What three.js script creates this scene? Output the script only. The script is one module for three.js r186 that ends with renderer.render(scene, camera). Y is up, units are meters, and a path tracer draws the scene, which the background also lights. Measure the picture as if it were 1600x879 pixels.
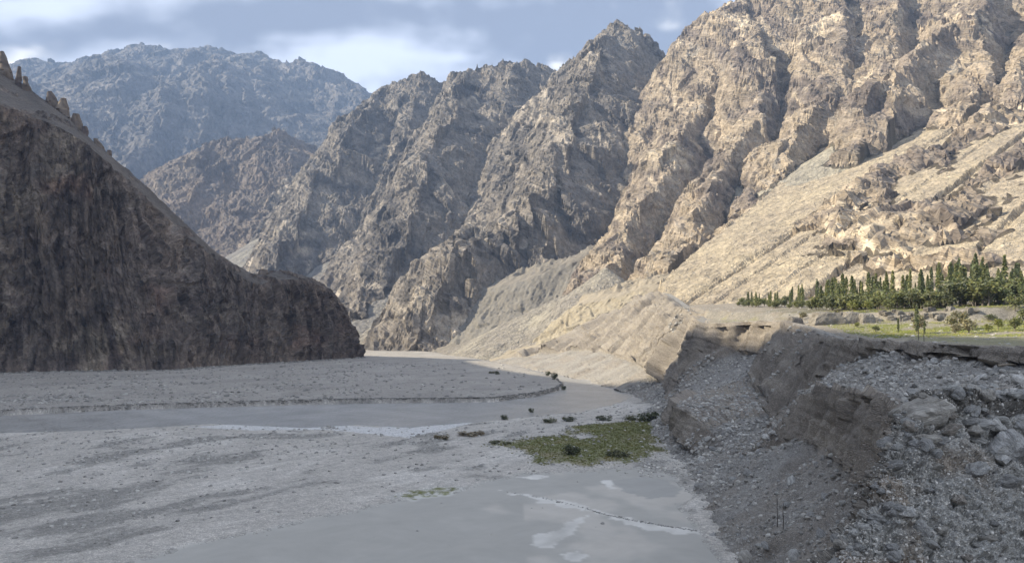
import * as THREE from 'three';
import { mergeGeometries } from 'three/addons/utils/BufferGeometryUtils.js';

// ---------------------------------------------------------------- camera
const F = 1232, EYE = 45, HOR = 505;             // focal length in photo pixels, eye height above the river, horizon row
const scene = new THREE.Scene();
const camera = new THREE.PerspectiveCamera(2 * Math.atan(439.5 / F) * 180 / Math.PI, 1600 / 879, 0.5, 20000);
camera.position.set(0, EYE, 0);
camera.lookAt(0, EYE, -100);
camera.setViewOffset(1600, 879, 0, -(HOR - 439.5), 1600, 879);
const renderer = new THREE.WebGLRenderer({ antialias: true });
renderer.setSize(1024, 562);
renderer.toneMapping = THREE.LinearToneMapping;
renderer.toneMappingExposure = 2.1;
renderer.shadowMap.enabled = true;

// ---------------------------------------------------------------- small maths
function rng(seed) { let s = seed >>> 0; return () => { s = (s + 0x6D2B79F5) >>> 0; let t = Math.imul(s ^ (s >>> 15), 1 | s); t = (t + Math.imul(t ^ (t >>> 7), 61 | t)) ^ t; return ((t ^ (t >>> 14)) >>> 0) / 4294967296; }; }
const PERM = new Uint8Array(512), RND = new Float32Array(768);
{ const r = rng(77); const p = [...Array(256).keys()]; for (let i = 255; i > 0; i--) { const j = Math.floor(r() * (i + 1)); [p[i], p[j]] = [p[j], p[i]]; } for (let i = 0; i < 512; i++) PERM[i] = p[i & 255]; for (let i = 0; i < 768; i++) RND[i] = r(); }
const GX = new Float32Array(256), GY = new Float32Array(256), GZ = new Float32Array(256);
{ const r = rng(5); for (let i = 0; i < 256; i++) { const z = r() * 2 - 1, a = r() * 6.2832, q = Math.sqrt(1 - z * z); GX[i] = q * Math.cos(a) * 1.5; GY[i] = q * Math.sin(a) * 1.5; GZ[i] = z * 1.5; } }
const fade = t => t * t * t * (t * (t * 6 - 15) + 10);
function n3(x, y, z) {                             // gradient noise, about -1..1
  const xi = Math.floor(x), yi = Math.floor(y), zi = Math.floor(z), X = xi & 255, Y = yi & 255, Z = zi & 255;
  x -= xi; y -= yi; z -= zi;
  const u = fade(x), v = fade(y), w = fade(z);
  const A = PERM[X] + Y, B = PERM[X + 1] + Y, AA = PERM[A & 255] + Z, AB = PERM[(A + 1) & 255] + Z, BA = PERM[B & 255] + Z, BB = PERM[(B + 1) & 255] + Z;
  let h = PERM[AA & 255]; const a = GX[h] * x + GY[h] * y + GZ[h] * z;
  h = PERM[BA & 255]; const b = GX[h] * (x - 1) + GY[h] * y + GZ[h] * z;
  h = PERM[AB & 255]; const c = GX[h] * x + GY[h] * (y - 1) + GZ[h] * z;
  h = PERM[BB & 255]; const d = GX[h] * (x - 1) + GY[h] * (y - 1) + GZ[h] * z;
  h = PERM[(AA + 1) & 255]; const e = GX[h] * x + GY[h] * y + GZ[h] * (z - 1);
  h = PERM[(BA + 1) & 255]; const f = GX[h] * (x - 1) + GY[h] * y + GZ[h] * (z - 1);
  h = PERM[(AB + 1) & 255]; const g = GX[h] * x + GY[h] * (y - 1) + GZ[h] * (z - 1);
  h = PERM[(BB + 1) & 255]; const i = GX[h] * (x - 1) + GY[h] * (y - 1) + GZ[h] * (z - 1);
  const l0 = a + u * (b - a), l1 = c + u * (d - c), l2 = e + u * (f - e), l3 = g + u * (i - g), m0 = l0 + v * (l1 - l0), m1 = l2 + v * (l3 - l2);
  return m0 + w * (m1 - m0);
}
const n2 = (x, y) => n3(x, y, 7.31);
function fbm(x, y, z, o = 4) { let s = 0, a = 0.5; for (let i = 0; i < o; i++) { s += a * n3(x, y, z); x = x * 2.03 + 11.7; y = y * 2.03 + 3.1; z = z * 2.03 + 5.9; a *= 0.5; } return s; }
function ridged(x, y, z, o = 4) { let s = 0, a = 0.5, w = 1; for (let i = 0; i < o; i++) { let n = 1 - Math.abs(n3(x, y, z)) * 1.6; n *= n * w; s += a * n; w = Math.min(1, Math.max(0, n * 1.6)); x = x * 2.07 + 9.2; y = y * 2.07 + 4.4; z = z * 2.07 + 1.3; a *= 0.5; } return s; }
function facet(x, y, z) {                          // broken rock: every cell is a tilted plane, with steps between cells
  const xi = Math.floor(x - 0.5), yi = Math.floor(y - 0.5), zi = Math.floor(z - 0.5); let best = 9, v = 0;
  for (let i = 0; i < 2; i++) for (let j = 0; j < 2; j++) for (let k = 0; k < 2; k++) {
    const h = PERM[(PERM[(PERM[(xi + i) & 255] + yi + j) & 255] + zi + k) & 255];
    const dx = x - xi - i - 0.25 - RND[h] * 0.5, dy = y - yi - j - 0.25 - RND[h + 97] * 0.5, dz = z - zi - k - 0.25 - RND[h + 211] * 0.5, d = dx * dx + dy * dy + dz * dz;
    if (d < best) { best = d; v = GX[h] * dx + GY[h] * dy + GZ[h] * dz + RND[h + 301] - 0.5; }
  }
  return v * 0.7;
}
const clamp = (v, a = 0, b = 1) => v < a ? a : v > b ? b : v;
const sstep = (a, b, x) => { const t = clamp((x - a) / (b - a)); return t * t * (3 - 2 * t); };
const lerp = (a, b, t) => a + (b - a) * t;
const mix3 = (a, b, t) => [a[0] + (b[0] - a[0]) * t, a[1] + (b[1] - a[1]) * t, a[2] + (b[2] - a[2]) * t];
const P = (px, py, D) => [(px - 800) / F * D, EYE + (HOR - py) / F * D, -D];      // surveyed point: bearing and height from the eye, distance D
const W = (x, y, D) => [x, y, -D];
const G = (px, py) => { const D = EYE * F / (py - HOR); return [(px - 800) / F * D, -D]; };   // a point on the flat valley floor
function interp(table, k) { if (k <= table[0][0]) return table[0][1]; for (let i = 1; i < table.length; i++) if (k <= table[i][0]) return lerp(table[i - 1][1], table[i][1], (k - table[i - 1][0]) / (table[i][0] - table[i - 1][0])); return table[table.length - 1][1]; }
function polyDist(poly, x, z) {                    // signed distance to a closed outline, negative inside
  let d = 1e18, inside = false;
  for (let i = 0, j = poly.length - 1; i < poly.length; j = i++) {
    const ax = poly[j][0], az = poly[j][1], bx = poly[i][0], bz = poly[i][1], ex = bx - ax, ez = bz - az, t = clamp(((x - ax) * ex + (z - az) * ez) / (ex * ex + ez * ez)), qx = x - ax - ex * t, qz = z - az - ez * t;
    d = Math.min(d, qx * qx + qz * qz);
    if ((az > z) !== (bz > z) && x < (bx - ax) * (z - az) / (bz - az) + ax) inside = !inside;
  }
  return inside ? -Math.sqrt(d) : Math.sqrt(d);
}

// ---------------------------------------------------------------- sky: broken grey-blue cloud with brighter gaps
const CLOUDS = [[560, 90, 90, 40, -0.25, 0.13], [30, 82, 40, 10, 0, 0.1], [235, 72, 40, 8, 0, 0.25], [60, 60, 130, 40, 0.1, -0.3], [655, 50, 60, 22, 0, 0.16], [866, 100, 16, 12, -0.1, 0.3], [720, 30, 130, 40, 0.35, -0.3], [930, 30, 110, 60, 0.4, -0.4], [650, 40, 650, 90, 0.22, -0.12], [300, 30, 220, 30, 0.12, -0.25], [60, 12, 120, 18, -0.2, 0.16], [480, 20, 120, 20, 0.25, -0.2], [420, 60, 60, 20, 0.1, -0.1]].map(([px, py, sx, sy, d, b]) => [(px - 800) / F, (HOR - py) / F, sx / F, sy / F, d, b]);
const SUN = new THREE.Vector3(-0.845, 0.53, -0.05).normalize();
{
  const w = 2560, h = 1280, data = new Float32Array(w * h * 4);
  for (let j = 0; j < h; j++) {
    const el = ((j + 0.5) / h - 0.5) * Math.PI, ce = Math.cos(el), se = Math.sin(el);
    for (let i = 0; i < w; i++) {
      const az = ((i + 0.5) / w - 0.5) * 2 * Math.PI, x = Math.cos(az) * ce, z = Math.sin(az) * ce, o = (j * w + i) * 4;
      let r = 0.4, g = 0.4, b = 0.4;
      if (se > 0) {
        const k = 1 / (se + 0.13), qx = x * k, qz = z * k;
        const wx = fbm(qx * 0.8, qz * 0.8, 3.3, 3) * 0.9, wz = fbm(qx * 0.8 + 9, qz * 0.8, 8.1, 3) * 0.9;
        const c = fbm(qx * 0.75 + wx, qz * 1.15 + wz, 1.7, 6), c2 = 0.45 * fbm(qx * 2.1 + wx * 2, qz * 2.6 + wz, 5.2, 5) + 0.75 * fbm(x * 5 + wx * 0.6, se * 8.5 + wz * 0.5, z * 5, 5), gap = fbm(qx * 1.3 - wx, qz * 1.6 + 4.2 - wz, 9.6, 5);
        let add = 0, br = 0;
        if (z < -0.2) { const u = -x / z, v = -se / z * 1; for (const [bu, bv, su, sv, d0, b0] of CLOUDS) { const e = Math.exp(-(((u - bu) / su) ** 2 + ((v - bv) / sv) ** 2)); add += d0 * e; br += b0 * e * (b0 > 0 ? clamp(0.75 + 2.2 * c2) : 1); } }
        const c3 = fbm(x * 15 + wx, se * 24 + wz, z * 15, 4), dark = sstep(-0.24, 0.30, c + c2 * 0.85 + c3 * 0.3 + add);            // thick cloud
        const open = sstep(0.12, 0.50, gap + c2 * 0.7 + c3 * 0.35 - c * 0.45 + br);     // thin, brightly lit edge or gap
        let col = mix3([0.53, 0.575, 0.675], [0.175, 0.20, 0.265], dark);
        col = mix3(col, [1.0, 0.98, 0.94], open * 0.9);
        const blue = sstep(0.42, 0.62, gap - c * 0.3); col = mix3(col, [0.30, 0.43, 0.68], blue * 0.5);
        [r, g, b] = col;
      }
      data[o] = r; data[o + 1] = g; data[o + 2] = b; data[o + 3] = 1;
    }
  }
  const sky = new THREE.DataTexture(data, w, h, THREE.RGBAFormat, THREE.FloatType);
  sky.mapping = THREE.EquirectangularReflectionMapping; sky.magFilter = THREE.LinearFilter; sky.minFilter = THREE.LinearFilter; sky.needsUpdate = true;
  scene.background = sky; scene.environment = sky;
}
const sun = new THREE.DirectionalLight(new THREE.Color(1.0, 0.885, 0.69), 5);
sun.position.copy(SUN).multiplyScalar(4000).add(new THREE.Vector3(0, 0, -1200)); sun.target.position.set(0, 0, -1200);
sun.castShadow = true; sun.shadow.mapSize.set(4096, 4096);
Object.assign(sun.shadow.camera, { left: -2200, right: 2200, top: 1800, bottom: -1800, near: 10, far: 9000 });
scene.add(sun, sun.target);
scene.fog = new THREE.FogExp2(new THREE.Color(0.42, 0.62, 1.0), 0.000085);

// ---------------------------------------------------------------- textures: grain of rock, of gravel and of silt
function tex(size, fn, srgb, rep) {
  const d = new Uint8Array(size * size * 4);
  for (let j = 0; j < size; j++) for (let i = 0; i < size; i++) { const v = fn(i / size, j / size), o = (j * size + i) * 4; const a = Array.isArray(v) ? v : [v, v, v]; for (let k = 0; k < 3; k++) { const q = clamp(a[k]); d[o + k] = 255 * (srgb ? Math.pow(q, 1 / 2.2) : q); } d[o + 3] = 255; }
  const t = new THREE.DataTexture(d, size, size, THREE.RGBAFormat); t.wrapS = t.wrapT = THREE.RepeatWrapping; t.magFilter = THREE.LinearFilter; t.minFilter = THREE.LinearMipmapLinearFilter; t.generateMipmaps = true;
  if (srgb) t.colorSpace = THREE.SRGBColorSpace; t.repeat.set(rep, rep); t.needsUpdate = true; return t;
}
// noise that tiles: walk on a torus in four dimensions flattened to two circles
const tile = (u, v, f, s) => { const a = u * 6.28318, b = v * 6.28318, r = f / 6.28318; return 0.5 * (n3(Math.cos(a) * r + s, Math.sin(a) * r + Math.cos(b) * r * 1.3, Math.sin(b) * r * 1.3 + s) + n3(Math.cos(a) * r - s + 31, Math.sin(b) * r + 17, Math.sin(a) * r * 1.2 + Math.cos(b) * r)); };
const tfbm = (u, v, f, s, o) => { let t = 0, a = 0.5; for (let i = 0; i < o; i++) { t += a * tile(u, v, f, s + i * 3.7); f *= 2.1; a *= 0.55; } return t; };
const pebbleCells = (() => { const r = rng(31), n = 64, c = []; for (let i = 0; i < n * n; i++) c.push([r(), r(), r(), r()]); return { n, c }; })();
function pebble(u, v) { const { n, c } = pebbleCells; const x = u * n, y = v * n, xi = Math.floor(x), yi = Math.floor(y); let b = 9, b2 = 9, t = 0; for (let i = -1; i < 2; i++) for (let j = -1; j < 2; j++) { const q = c[((yi + j + n) % n) * n + ((xi + i + n) % n)], dx = x - xi - i - q[0], dy = y - yi - j - q[1], d = Math.sqrt(dx * dx + dy * dy) / (0.55 + q[3]); if (d < b) { b2 = b; b = d; t = q[2]; } else if (d < b2) b2 = d; } return [b2 - b, t, b]; }
function tfacet(u, v, n, off) { const x = u * n, y = v * n, xi = Math.floor(x), yi = Math.floor(y), { c } = pebbleCells; let b = 9, b2 = 9, h = 0; for (let i = -1; i < 2; i++) for (let j = -1; j < 2; j++) { const q = c[(((yi + j + n) % n) * 64 + ((xi + i + n) % n) + off) % 4096], dx = x - xi - i - q[0], dy = y - yi - j - q[1], d = dx * dx + dy * dy; if (d < b) { b2 = b; b = d; h = (q[2] - 0.5) * 1.6 * dx + (q[3] - 0.5) * 1.6 * dy + q[2] - 0.5; } else if (d < b2) b2 = d; } return [h, Math.sqrt(b2) - Math.sqrt(b)]; }
const wob = (u, v) => [u + 0.02 * tile(u, v, 9, 3.3), v + 0.02 * tile(u, v, 9, 7.7)];
const rockMap = tex(768, (u0, v0) => { const [u, v] = wob(u0, v0), [h1, e1] = tfacet(u, v, 14, 3), [h2, e2] = tfacet(u, v, 41, 70); return 0.70 + 0.42 * tfbm(u, v, 10, 2.2, 6) + 0.16 * h1 + 0.16 * h2 - 0.22 * sstep(0.07, 0, e1) - 0.14 * sstep(0.08, 0, e2) + 0.2 * tfbm(u, v, 70, 8.4, 3); }, true, 1);
const rockBump = tex(768, (u0, v0) => { const [u, v] = wob(u0, v0); return 0.5 + 0.26 * tfacet(u, v, 9, 11)[0] + 0.16 * tfacet(u, v, 23, 40)[0] + 0.09 * tfacet(u, v, 57, 90)[0] + 0.35 * tfbm(u, v, 12, 4.1, 6); }, false, 1);
const gravelMap = tex(1024, (u, v) => { const [e, t] = pebble(u, v); return 0.52 + 0.42 * t * sstep(0.02, 0.25, e) + 0.34 * tfbm(u, v, 14, 3, 5); }, true, 1);
const gravelBump = tex(1024, (u, v) => { const [e, t] = pebble(u, v); return clamp(e * 1.1) * (0.35 + 0.6 * t) + 0.35 * tfbm(u, v, 30, 6, 4) + 0.1; }, false, 1);
function rep(t, r) { const c = t.clone(); c.repeat.set(r, r); c.needsUpdate = true; return c; }
const vmat = (map, bump, scaleM, bumpM, rough = 0.95, flatShading = false) => new THREE.MeshStandardMaterial({ flatShading, vertexColors: true, roughness: rough, metalness: 0, map: rep(map, 1 / scaleM), bumpMap: rep(bump, 1 / scaleM), bumpScale: bumpM });
const MAT = {
  farRock: vmat(rockMap, rockBump, 420, 20, 0.95, true), rock: vmat(rockMap, rockBump, 95, 8, 0.95, true), cliff: vmat(rockMap, rockBump, 38, 5, 0.95, true),
  earth: vmat(gravelMap, gravelBump, 14, 0.35), ground: vmat(gravelMap, gravelBump, 26, 0.22), block: vmat(gravelMap, gravelBump, 5, 0.09),
};

// ---------------------------------------------------------------- colours of the rocks (linear)
const C = {
  tan: [0.50, 0.40, 0.27], cream: [0.62, 0.53, 0.38], brown: [0.27, 0.205, 0.155], purple: [0.25, 0.20, 0.19], grey: [0.33, 0.315, 0.285], green: [0.27, 0.28, 0.25], pink: [0.44, 0.33, 0.26],
  scree: [0.34, 0.31, 0.26], screeGrey: [0.29, 0.275, 0.25], fan: [0.475, 0.40, 0.29], silt: [0.46, 0.455, 0.44],
};
function layered(x, y, z, tilt, warp, s) { return x * tilt[0] + y * tilt[1] + z * tilt[2] + warp * fbm(x / (90 * s), y / (90 * s), z / (90 * s), 3); }
function rockTone(x, y, z, o) {                     // bands and patches of different rock
  const s = o.s || 1, t = layered(x, y, z, o.tilt || [0.45, 0.8, 0.35], 70 * s, s);
  const a = n3(t / (34 * s), 3.1, 9.9 + x / (700 * s)), b = n3(t / (9 * s), x / (300 * s), 4.4), p = fbm(x / (150 * s) + 7, y / (150 * s), z / (150 * s) + 3, 3), q = fbm(x / (26 * s), y / (26 * s) + 9, z / (26 * s), 3);
  let c = mix3(o.a, o.b, sstep(-0.35, 0.4, a * 0.7 + p * 0.9));
  c = mix3(c, o.c, sstep(0.12, 0.55, p + 0.4 * b + 0.3 * q) * 0.85);
  c = mix3(c, o.d, sstep(0.2, 0.6, -p * 0.8 + b * 0.5 + q * 0.5) * 0.7);
  const k = 1 + 0.32 * b + 0.5 * q; return [c[0] * k, c[1] * k, c[2] * k];
}

// ---------------------------------------------------------------- scene helpers
const used = {};
function numbered(name) { const n = used[name] = (used[name] ?? -1) + 1; return n ? `${name}_${String(n).padStart(3, '0')}` : name; }
function tag(o, label, category, group, kind) { Object.assign(o.userData, { label, category }); if (group) o.userData.group = group; if (kind) o.userData.kind = kind; return o; }
function shade(o) { o.traverse(m => { if (m.isMesh) { m.castShadow = true; m.receiveShadow = true; } }); return o; }
function addTop(o, name) { o.name = numbered(name); scene.add(o); return shade(o); }
function child(parent, geo, mat, name) { const m = new THREE.Mesh(geo, mat); m.name = name; parent.add(m); m.castShadow = m.receiveShadow = true; return m; }
function gridMesh(nx, nz, pos, col, uv, keep, mat) {
  const g = new THREE.BufferGeometry(), idx = [];
  for (let j = 0; j < nz - 1; j++) for (let i = 0; i < nx - 1; i++) {
    const a = j * nx + i, b = a + 1, c = a + nx, d = c + 1;
    if (keep && !(keep[a] || keep[b] || keep[c] || keep[d])) continue;
    if ((i + j) & 1) idx.push(a, c, b, b, c, d); else idx.push(a, c, d, a, d, b);
  }
  const map = new Int32Array(nx * nz).fill(-1); let n = 0; for (const k of idx) if (map[k] < 0) map[k] = n++;
  const p = new Float32Array(n * 3), q = new Float32Array(n * 3), t = new Float32Array(n * 2);
  for (let k = 0; k < map.length; k++) { const m = map[k]; if (m < 0) continue; p.set(pos.subarray(k * 3, k * 3 + 3), m * 3); q.set(col.subarray(k * 3, k * 3 + 3), m * 3); t[m * 2] = uv[k * 2]; t[m * 2 + 1] = uv[k * 2 + 1]; }
  g.setAttribute('position', new THREE.BufferAttribute(p, 3)); g.setAttribute('color', new THREE.BufferAttribute(q, 3)); g.setAttribute('uv', new THREE.BufferAttribute(t, 2));
  g.setIndex(new THREE.BufferAttribute(Uint32Array.from(idx, k => map[k]), 1)); g.computeVertexNormals();
  return new THREE.Mesh(g, mat);
}
function gridNormals(nx, nz, pos) {
  const nor = new Float32Array(nx * nz * 3);
  for (let j = 0; j < nz; j++) for (let i = 0; i < nx; i++) {
    const l = (j * nx + Math.max(i - 1, 0)) * 3, r = (j * nx + Math.min(i + 1, nx - 1)) * 3, u = (Math.max(j - 1, 0) * nx + i) * 3, d = (Math.min(j + 1, nz - 1) * nx + i) * 3, o = (j * nx + i) * 3;
    const ax = pos[r] - pos[l], ay = pos[r + 1] - pos[l + 1], az = pos[r + 2] - pos[l + 2], bx = pos[d] - pos[u], by = pos[d + 1] - pos[u + 1], bz = pos[d + 2] - pos[u + 2];
    let x = by * az - bz * ay, y = bz * ax - bx * az, z = bx * ay - by * ax; const m = Math.hypot(x, y, z) || 1; nor[o] = x / m; nor[o + 1] = y / m; nor[o + 2] = z / m;
  }
  return nor;
}
// rock relief: ridges, broken faces and bedding, in metres outwards
function crag(x, y, z, L, o) {
  const s = L, T = o.tilt || [0.45, 0.8, 0.35], wx = n3(x / (s * 1.3), y / (s * 1.3), z / (s * 1.3)) * s * 0.35, wy = n3(x / (s * 0.9) + 40, y / (s * 0.9), z / (s * 0.9)) * s * 0.18, X = x + wx, Z = z - wx, Y = (x * T[0] + y * T[1] + z * T[2]) * (o.squash || 1.35) + wy;
  let d = (ridged(X / s, y / (s * 1.7), Z / s, 4) - 0.42) * s * 0.045;
  d += facet(X / s, Y / s, Z / s) * s * 0.085;
  d += facet(X / (s * 0.43) + 3, Y / (s * 0.36), Z / (s * 0.43)) * s * 0.05;
  d += facet(X / (s * 0.18) + 5, Y / (s * 0.14), Z / (s * 0.18)) * s * 0.033;
  d += facet(x / (s * 0.08) + 7, Y / (s * 0.06), z / (s * 0.08)) * s * 0.018;
  return d;
}
// ---------------------------------------------------------------- levels of the terrace on the right
const riserLine = [[118, 470], [130, 400], [134, 352], [140, 326], [152, 318], [178, 302], [215, 292], [330, 280]];
function sideOf(line, x, D) { let best = 1e9, side = 1; for (let i = 0; i < line.length - 1; i++) { const a = line[i], b = line[i + 1], ex = b[0] - a[0], ez = b[1] - a[1], t = clamp(((x - a[0]) * ex + (D - a[1]) * ez) / (ex * ex + ez * ez)), qx = x - a[0] - ex * t, qz = D - a[1] - ez * t, d = Math.hypot(qx, qz); if (d < best) { best = d; side = Math.sign(ex * qz - ez * qx); } } return side * best; }
function terraceY(x, D) {
  const sd = sideOf(riserLine, x, D), r = sstep(-7, 5, sd + 5 * n2(x / 11, D / 11) + 2.5 * n2(x / 4, D / 4));
  const base = 40.6 + 2.4 * sstep(-55, -6, sd) + Math.max(0, D - 240) * 0.018 + Math.max(0, x - 90) * 0.016, high = 46.5 + Math.max(0, D - 300) * 0.03 + Math.max(0, x - 110) * 0.06;
  let y = lerp(base, high, r);
  y += 0.5 * n2(x / 16, D / 16) + 0.25 * n2(x / 5, D / 5); return y;
}
const masses = [];
function zigzag(line, amp, seed) {                 // a spur steps towards and away from the valley on its way down
  const out = []; for (let i = 0; i < line.length; i++) { if (!amp || i === line.length - 1) { out.push(P(...line[i])); continue; } const a = line[i], b = line[i + 1], n = Math.max(1, Math.round(Math.hypot(b[0] - a[0], b[1] - a[1]) / 22)); for (let k = 0; k < n; k++) { const t = k / n, q = [0, 1, 2].map(m => lerp(a[m], b[m], t)), j = out.length, e = Math.min(1, j / 3); out.push(P(q[0], q[1], q[2] + amp * e * ((j & 1 ? 0.6 : -0.6) + 0.8 * n2(j * 0.37, seed)))); } } return out;
}
function mass(o) {
  o.seg = []; let id = 0;
  for (const r of o.ridges) {
    const pts = zigzag(r.p, r.zig ?? o.zig ?? 0, o.seed + id * 3.1), slope = r.slope || o.slope, slopeR = r.right || slope, sh = r.sh || 0, sl = r.sl || slope; let s = 0; id++;
    for (let i = 0; i < pts.length - 1; i++) { const a = pts[i], b = pts[i + 1], len = Math.hypot(b[0] - a[0], b[2] - a[2]); o.seg.push({ ax: a[0], ay: a[1], az: a[2], ex: b[0] - a[0], ey: b[1] - a[1], ez: b[2] - a[2], len, s, id: id * 17.3 + o.seed, slope, slopeR, sh, sl, last: i === pts.length - 2, first: i === 0 }); s += len; }
  }
  o.cones = (o.fans || []).map(f => { const a = P(...f.at); return { x: a[0], y: a[1], z: a[2], slope: f.slope, s: f.seed || 1, r: f.r || 1e9 }; });
  masses.push(o); return o;
}
const KIND = { rock: 0, scree: 1 };
const outH = { h: 0, kind: 0 };
function heightOf(o, x, z) {
  const ws = o.warp, wx = x + ws * n2(x / (ws * 5), z / (ws * 5) + o.seed) + ws * 0.35 * n2(x / (ws * 1.6), z / (ws * 1.6) + 40), wz = z + ws * n2(x / (ws * 5) + 55, z / (ws * 5)) + ws * 0.35 * n2(x / (ws * 1.6) + 70, z / (ws * 1.6));
  let top = -1e9; const S = o.seg;
  for (let i = 0; i < S.length; i++) {
    const g = S[i], qx = wx - g.ax, qz = wz - g.az, tu = (qx * g.ex + qz * g.ez) / (g.len * g.len), t = clamp(tu), dx = qx - g.ex * t, dz = qz - g.ez * t, d = Math.sqrt(dx * dx + dz * dz);
    g.d = d; g.tu = tu; g.raw = g.ay + g.ey * t - (g.ex * qz - g.ez * qx < 0 ? d * g.slopeR : g.sh ? g.sl * Math.min(d, g.sh) + g.slope * Math.max(0, d - g.sh) : d * g.slope); if (g.raw > top) top = g.raw;
  }
  let h = -1e9;
  for (let i = 0; i < S.length; i++) {
    const g = S[i]; if (g.raw < top - o.rib * 0.7) continue;
    const u = g.s + clamp(g.tu, g.first ? -9 : 0, g.last ? 9 : 1) * g.len, d = g.d, L = o.rib; let v = g.raw;
    v += 0.58 * L * sstep(0, L * 1.3, d) * (0.55 - 1.5 * Math.abs(n3(u / L + g.id, d / (L * 4), g.id)));
    v += 0.40 * L * 0.4 * sstep(0, L * 0.5, d) * (0.5 - 1.5 * Math.abs(n3(u / (L * 0.4) + g.id, d / (L * 1.5), g.id + 5)));
    v += 0.42 * L * 0.16 * sstep(0, L * 0.25, d) * (0.45 - 1.5 * Math.abs(n3(u / (L * 0.15) + g.id, d / (L * 0.7), g.id + 9)));
    v += (L > 200 ? 0.018 : L > 140 ? 0.04 : 0.06) * L * sstep(L * 0.3, 0, d) * (facet(u / (L * 0.16) + g.id, d / (L * 0.2), g.id) * 1.6 + 0.6 * n3(u / (L * 0.3), 2, g.id));
    if (v > h) h = v;
  }
  let kind = 0;
  for (const c of o.cones) { const dx = x - c.x, dz = z - c.z, d = Math.sqrt(dx * dx + dz * dz), a = Math.atan2(dz, dx), v = c.y - c.slope * d * (1 - 0.00012 * d) + (0.8 + d * 0.008) * n3(a * 11 + c.s, d / 90, c.s) + 2.2 * n3(x / 40, z / 40, c.s) + 0.6 * n3(a * 50, d / 60, c.s); const u = d > c.r ? v - (d - c.r) * 1.6 : v; if (u > h) { h = u; kind = 1; } }
  if (o.extra) { const e = o.extra(x, z); if (e > h) { h = e; kind = 2; } }
  outH.h = h; outH.kind = kind; return h;
}
function buildMass(o, mat) {
  const [x0, x1, D0, D1] = o.box, st = o.step, nx = Math.round((x1 - x0) / st) + 1, nz = Math.round((D1 - D0) / st) + 1, N = nx * nz;
  const pos = new Float32Array(N * 3), col = new Float32Array(N * 3), uv = new Float32Array(N * 2), kind = new Uint8Array(N), keep = new Uint8Array(N);
  for (let j = 0; j < nz; j++) for (let i = 0; i < nx; i++) {
    const k = j * nx + i, x = x0 + i * st, z = -D1 + j * st; heightOf(o, x, z);
    pos[k * 3] = x; pos[k * 3 + 1] = Math.max(outH.h, -25); pos[k * 3 + 2] = z; kind[k] = outH.kind; keep[k] = outH.h > -12 && (!o.trim || o.trim(x, z, outH.h)) ? 1 : 0;
  }
  const nor = gridNormals(nx, nz, pos), q = new Float32Array(pos);
  for (let k = 0; k < N; k++) {
    if (!keep[k] && !(keep[k + 1] || keep[k - 1] || keep[k + nx] || keep[k - nx])) continue;
    const x = pos[k * 3], y = pos[k * 3 + 1], z = pos[k * 3 + 2]; let d, c;
    if (kind[k] === 0) { d = crag(x, y, z, o.crag, o) + (o.crag2 ? crag(x + 300, y, z, o.crag2, o) : 0); c = rockTone(x, y, z, o.tone); }
    else {
      const f = kind[k] === 2 ? C.fan : o.scree || C.scree, m = fbm(x / 60, y / 60, z / 60, 4), g = n3(x / 9, y / 9, z / 9);
      d = 1.1 * fbm(x / 14, y / 14, z / 14, 3) + (kind[k] === 2 ? 0.5 * n3(x / 4, y / 4, z / 4) : 0); const s = 1 + 0.45 * m + 0.12 * g; c = [f[0] * s, f[1] * s, f[2] * s * (1 - 0.1 * m)];
    }
    q[k * 3] = x + nor[k * 3] * d; q[k * 3 + 1] = y + nor[k * 3 + 1] * d; q[k * 3 + 2] = z + nor[k * 3 + 2] * d;
    col[k * 3] = Math.max(0.03, c[0]) * 1.2; col[k * 3 + 1] = Math.max(0.03, c[1]) * 1.2; col[k * 3 + 2] = Math.max(0.03, c[2]) * 1.2;
    if (kind[k]) { uv[k * 2] = x; uv[k * 2 + 1] = z; } else { uv[k * 2] = x * 0.8 - z * 0.6; uv[k * 2 + 1] = y * 1.1 + z * 0.3 + x * 0.3; }
  }
  const m = gridMesh(nx, nz, q, col, uv, keep, mat); addTop(m, o.name); m.userData = { label: o.label, category: 'mountain', kind: 'structure' }; return m;
}

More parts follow.
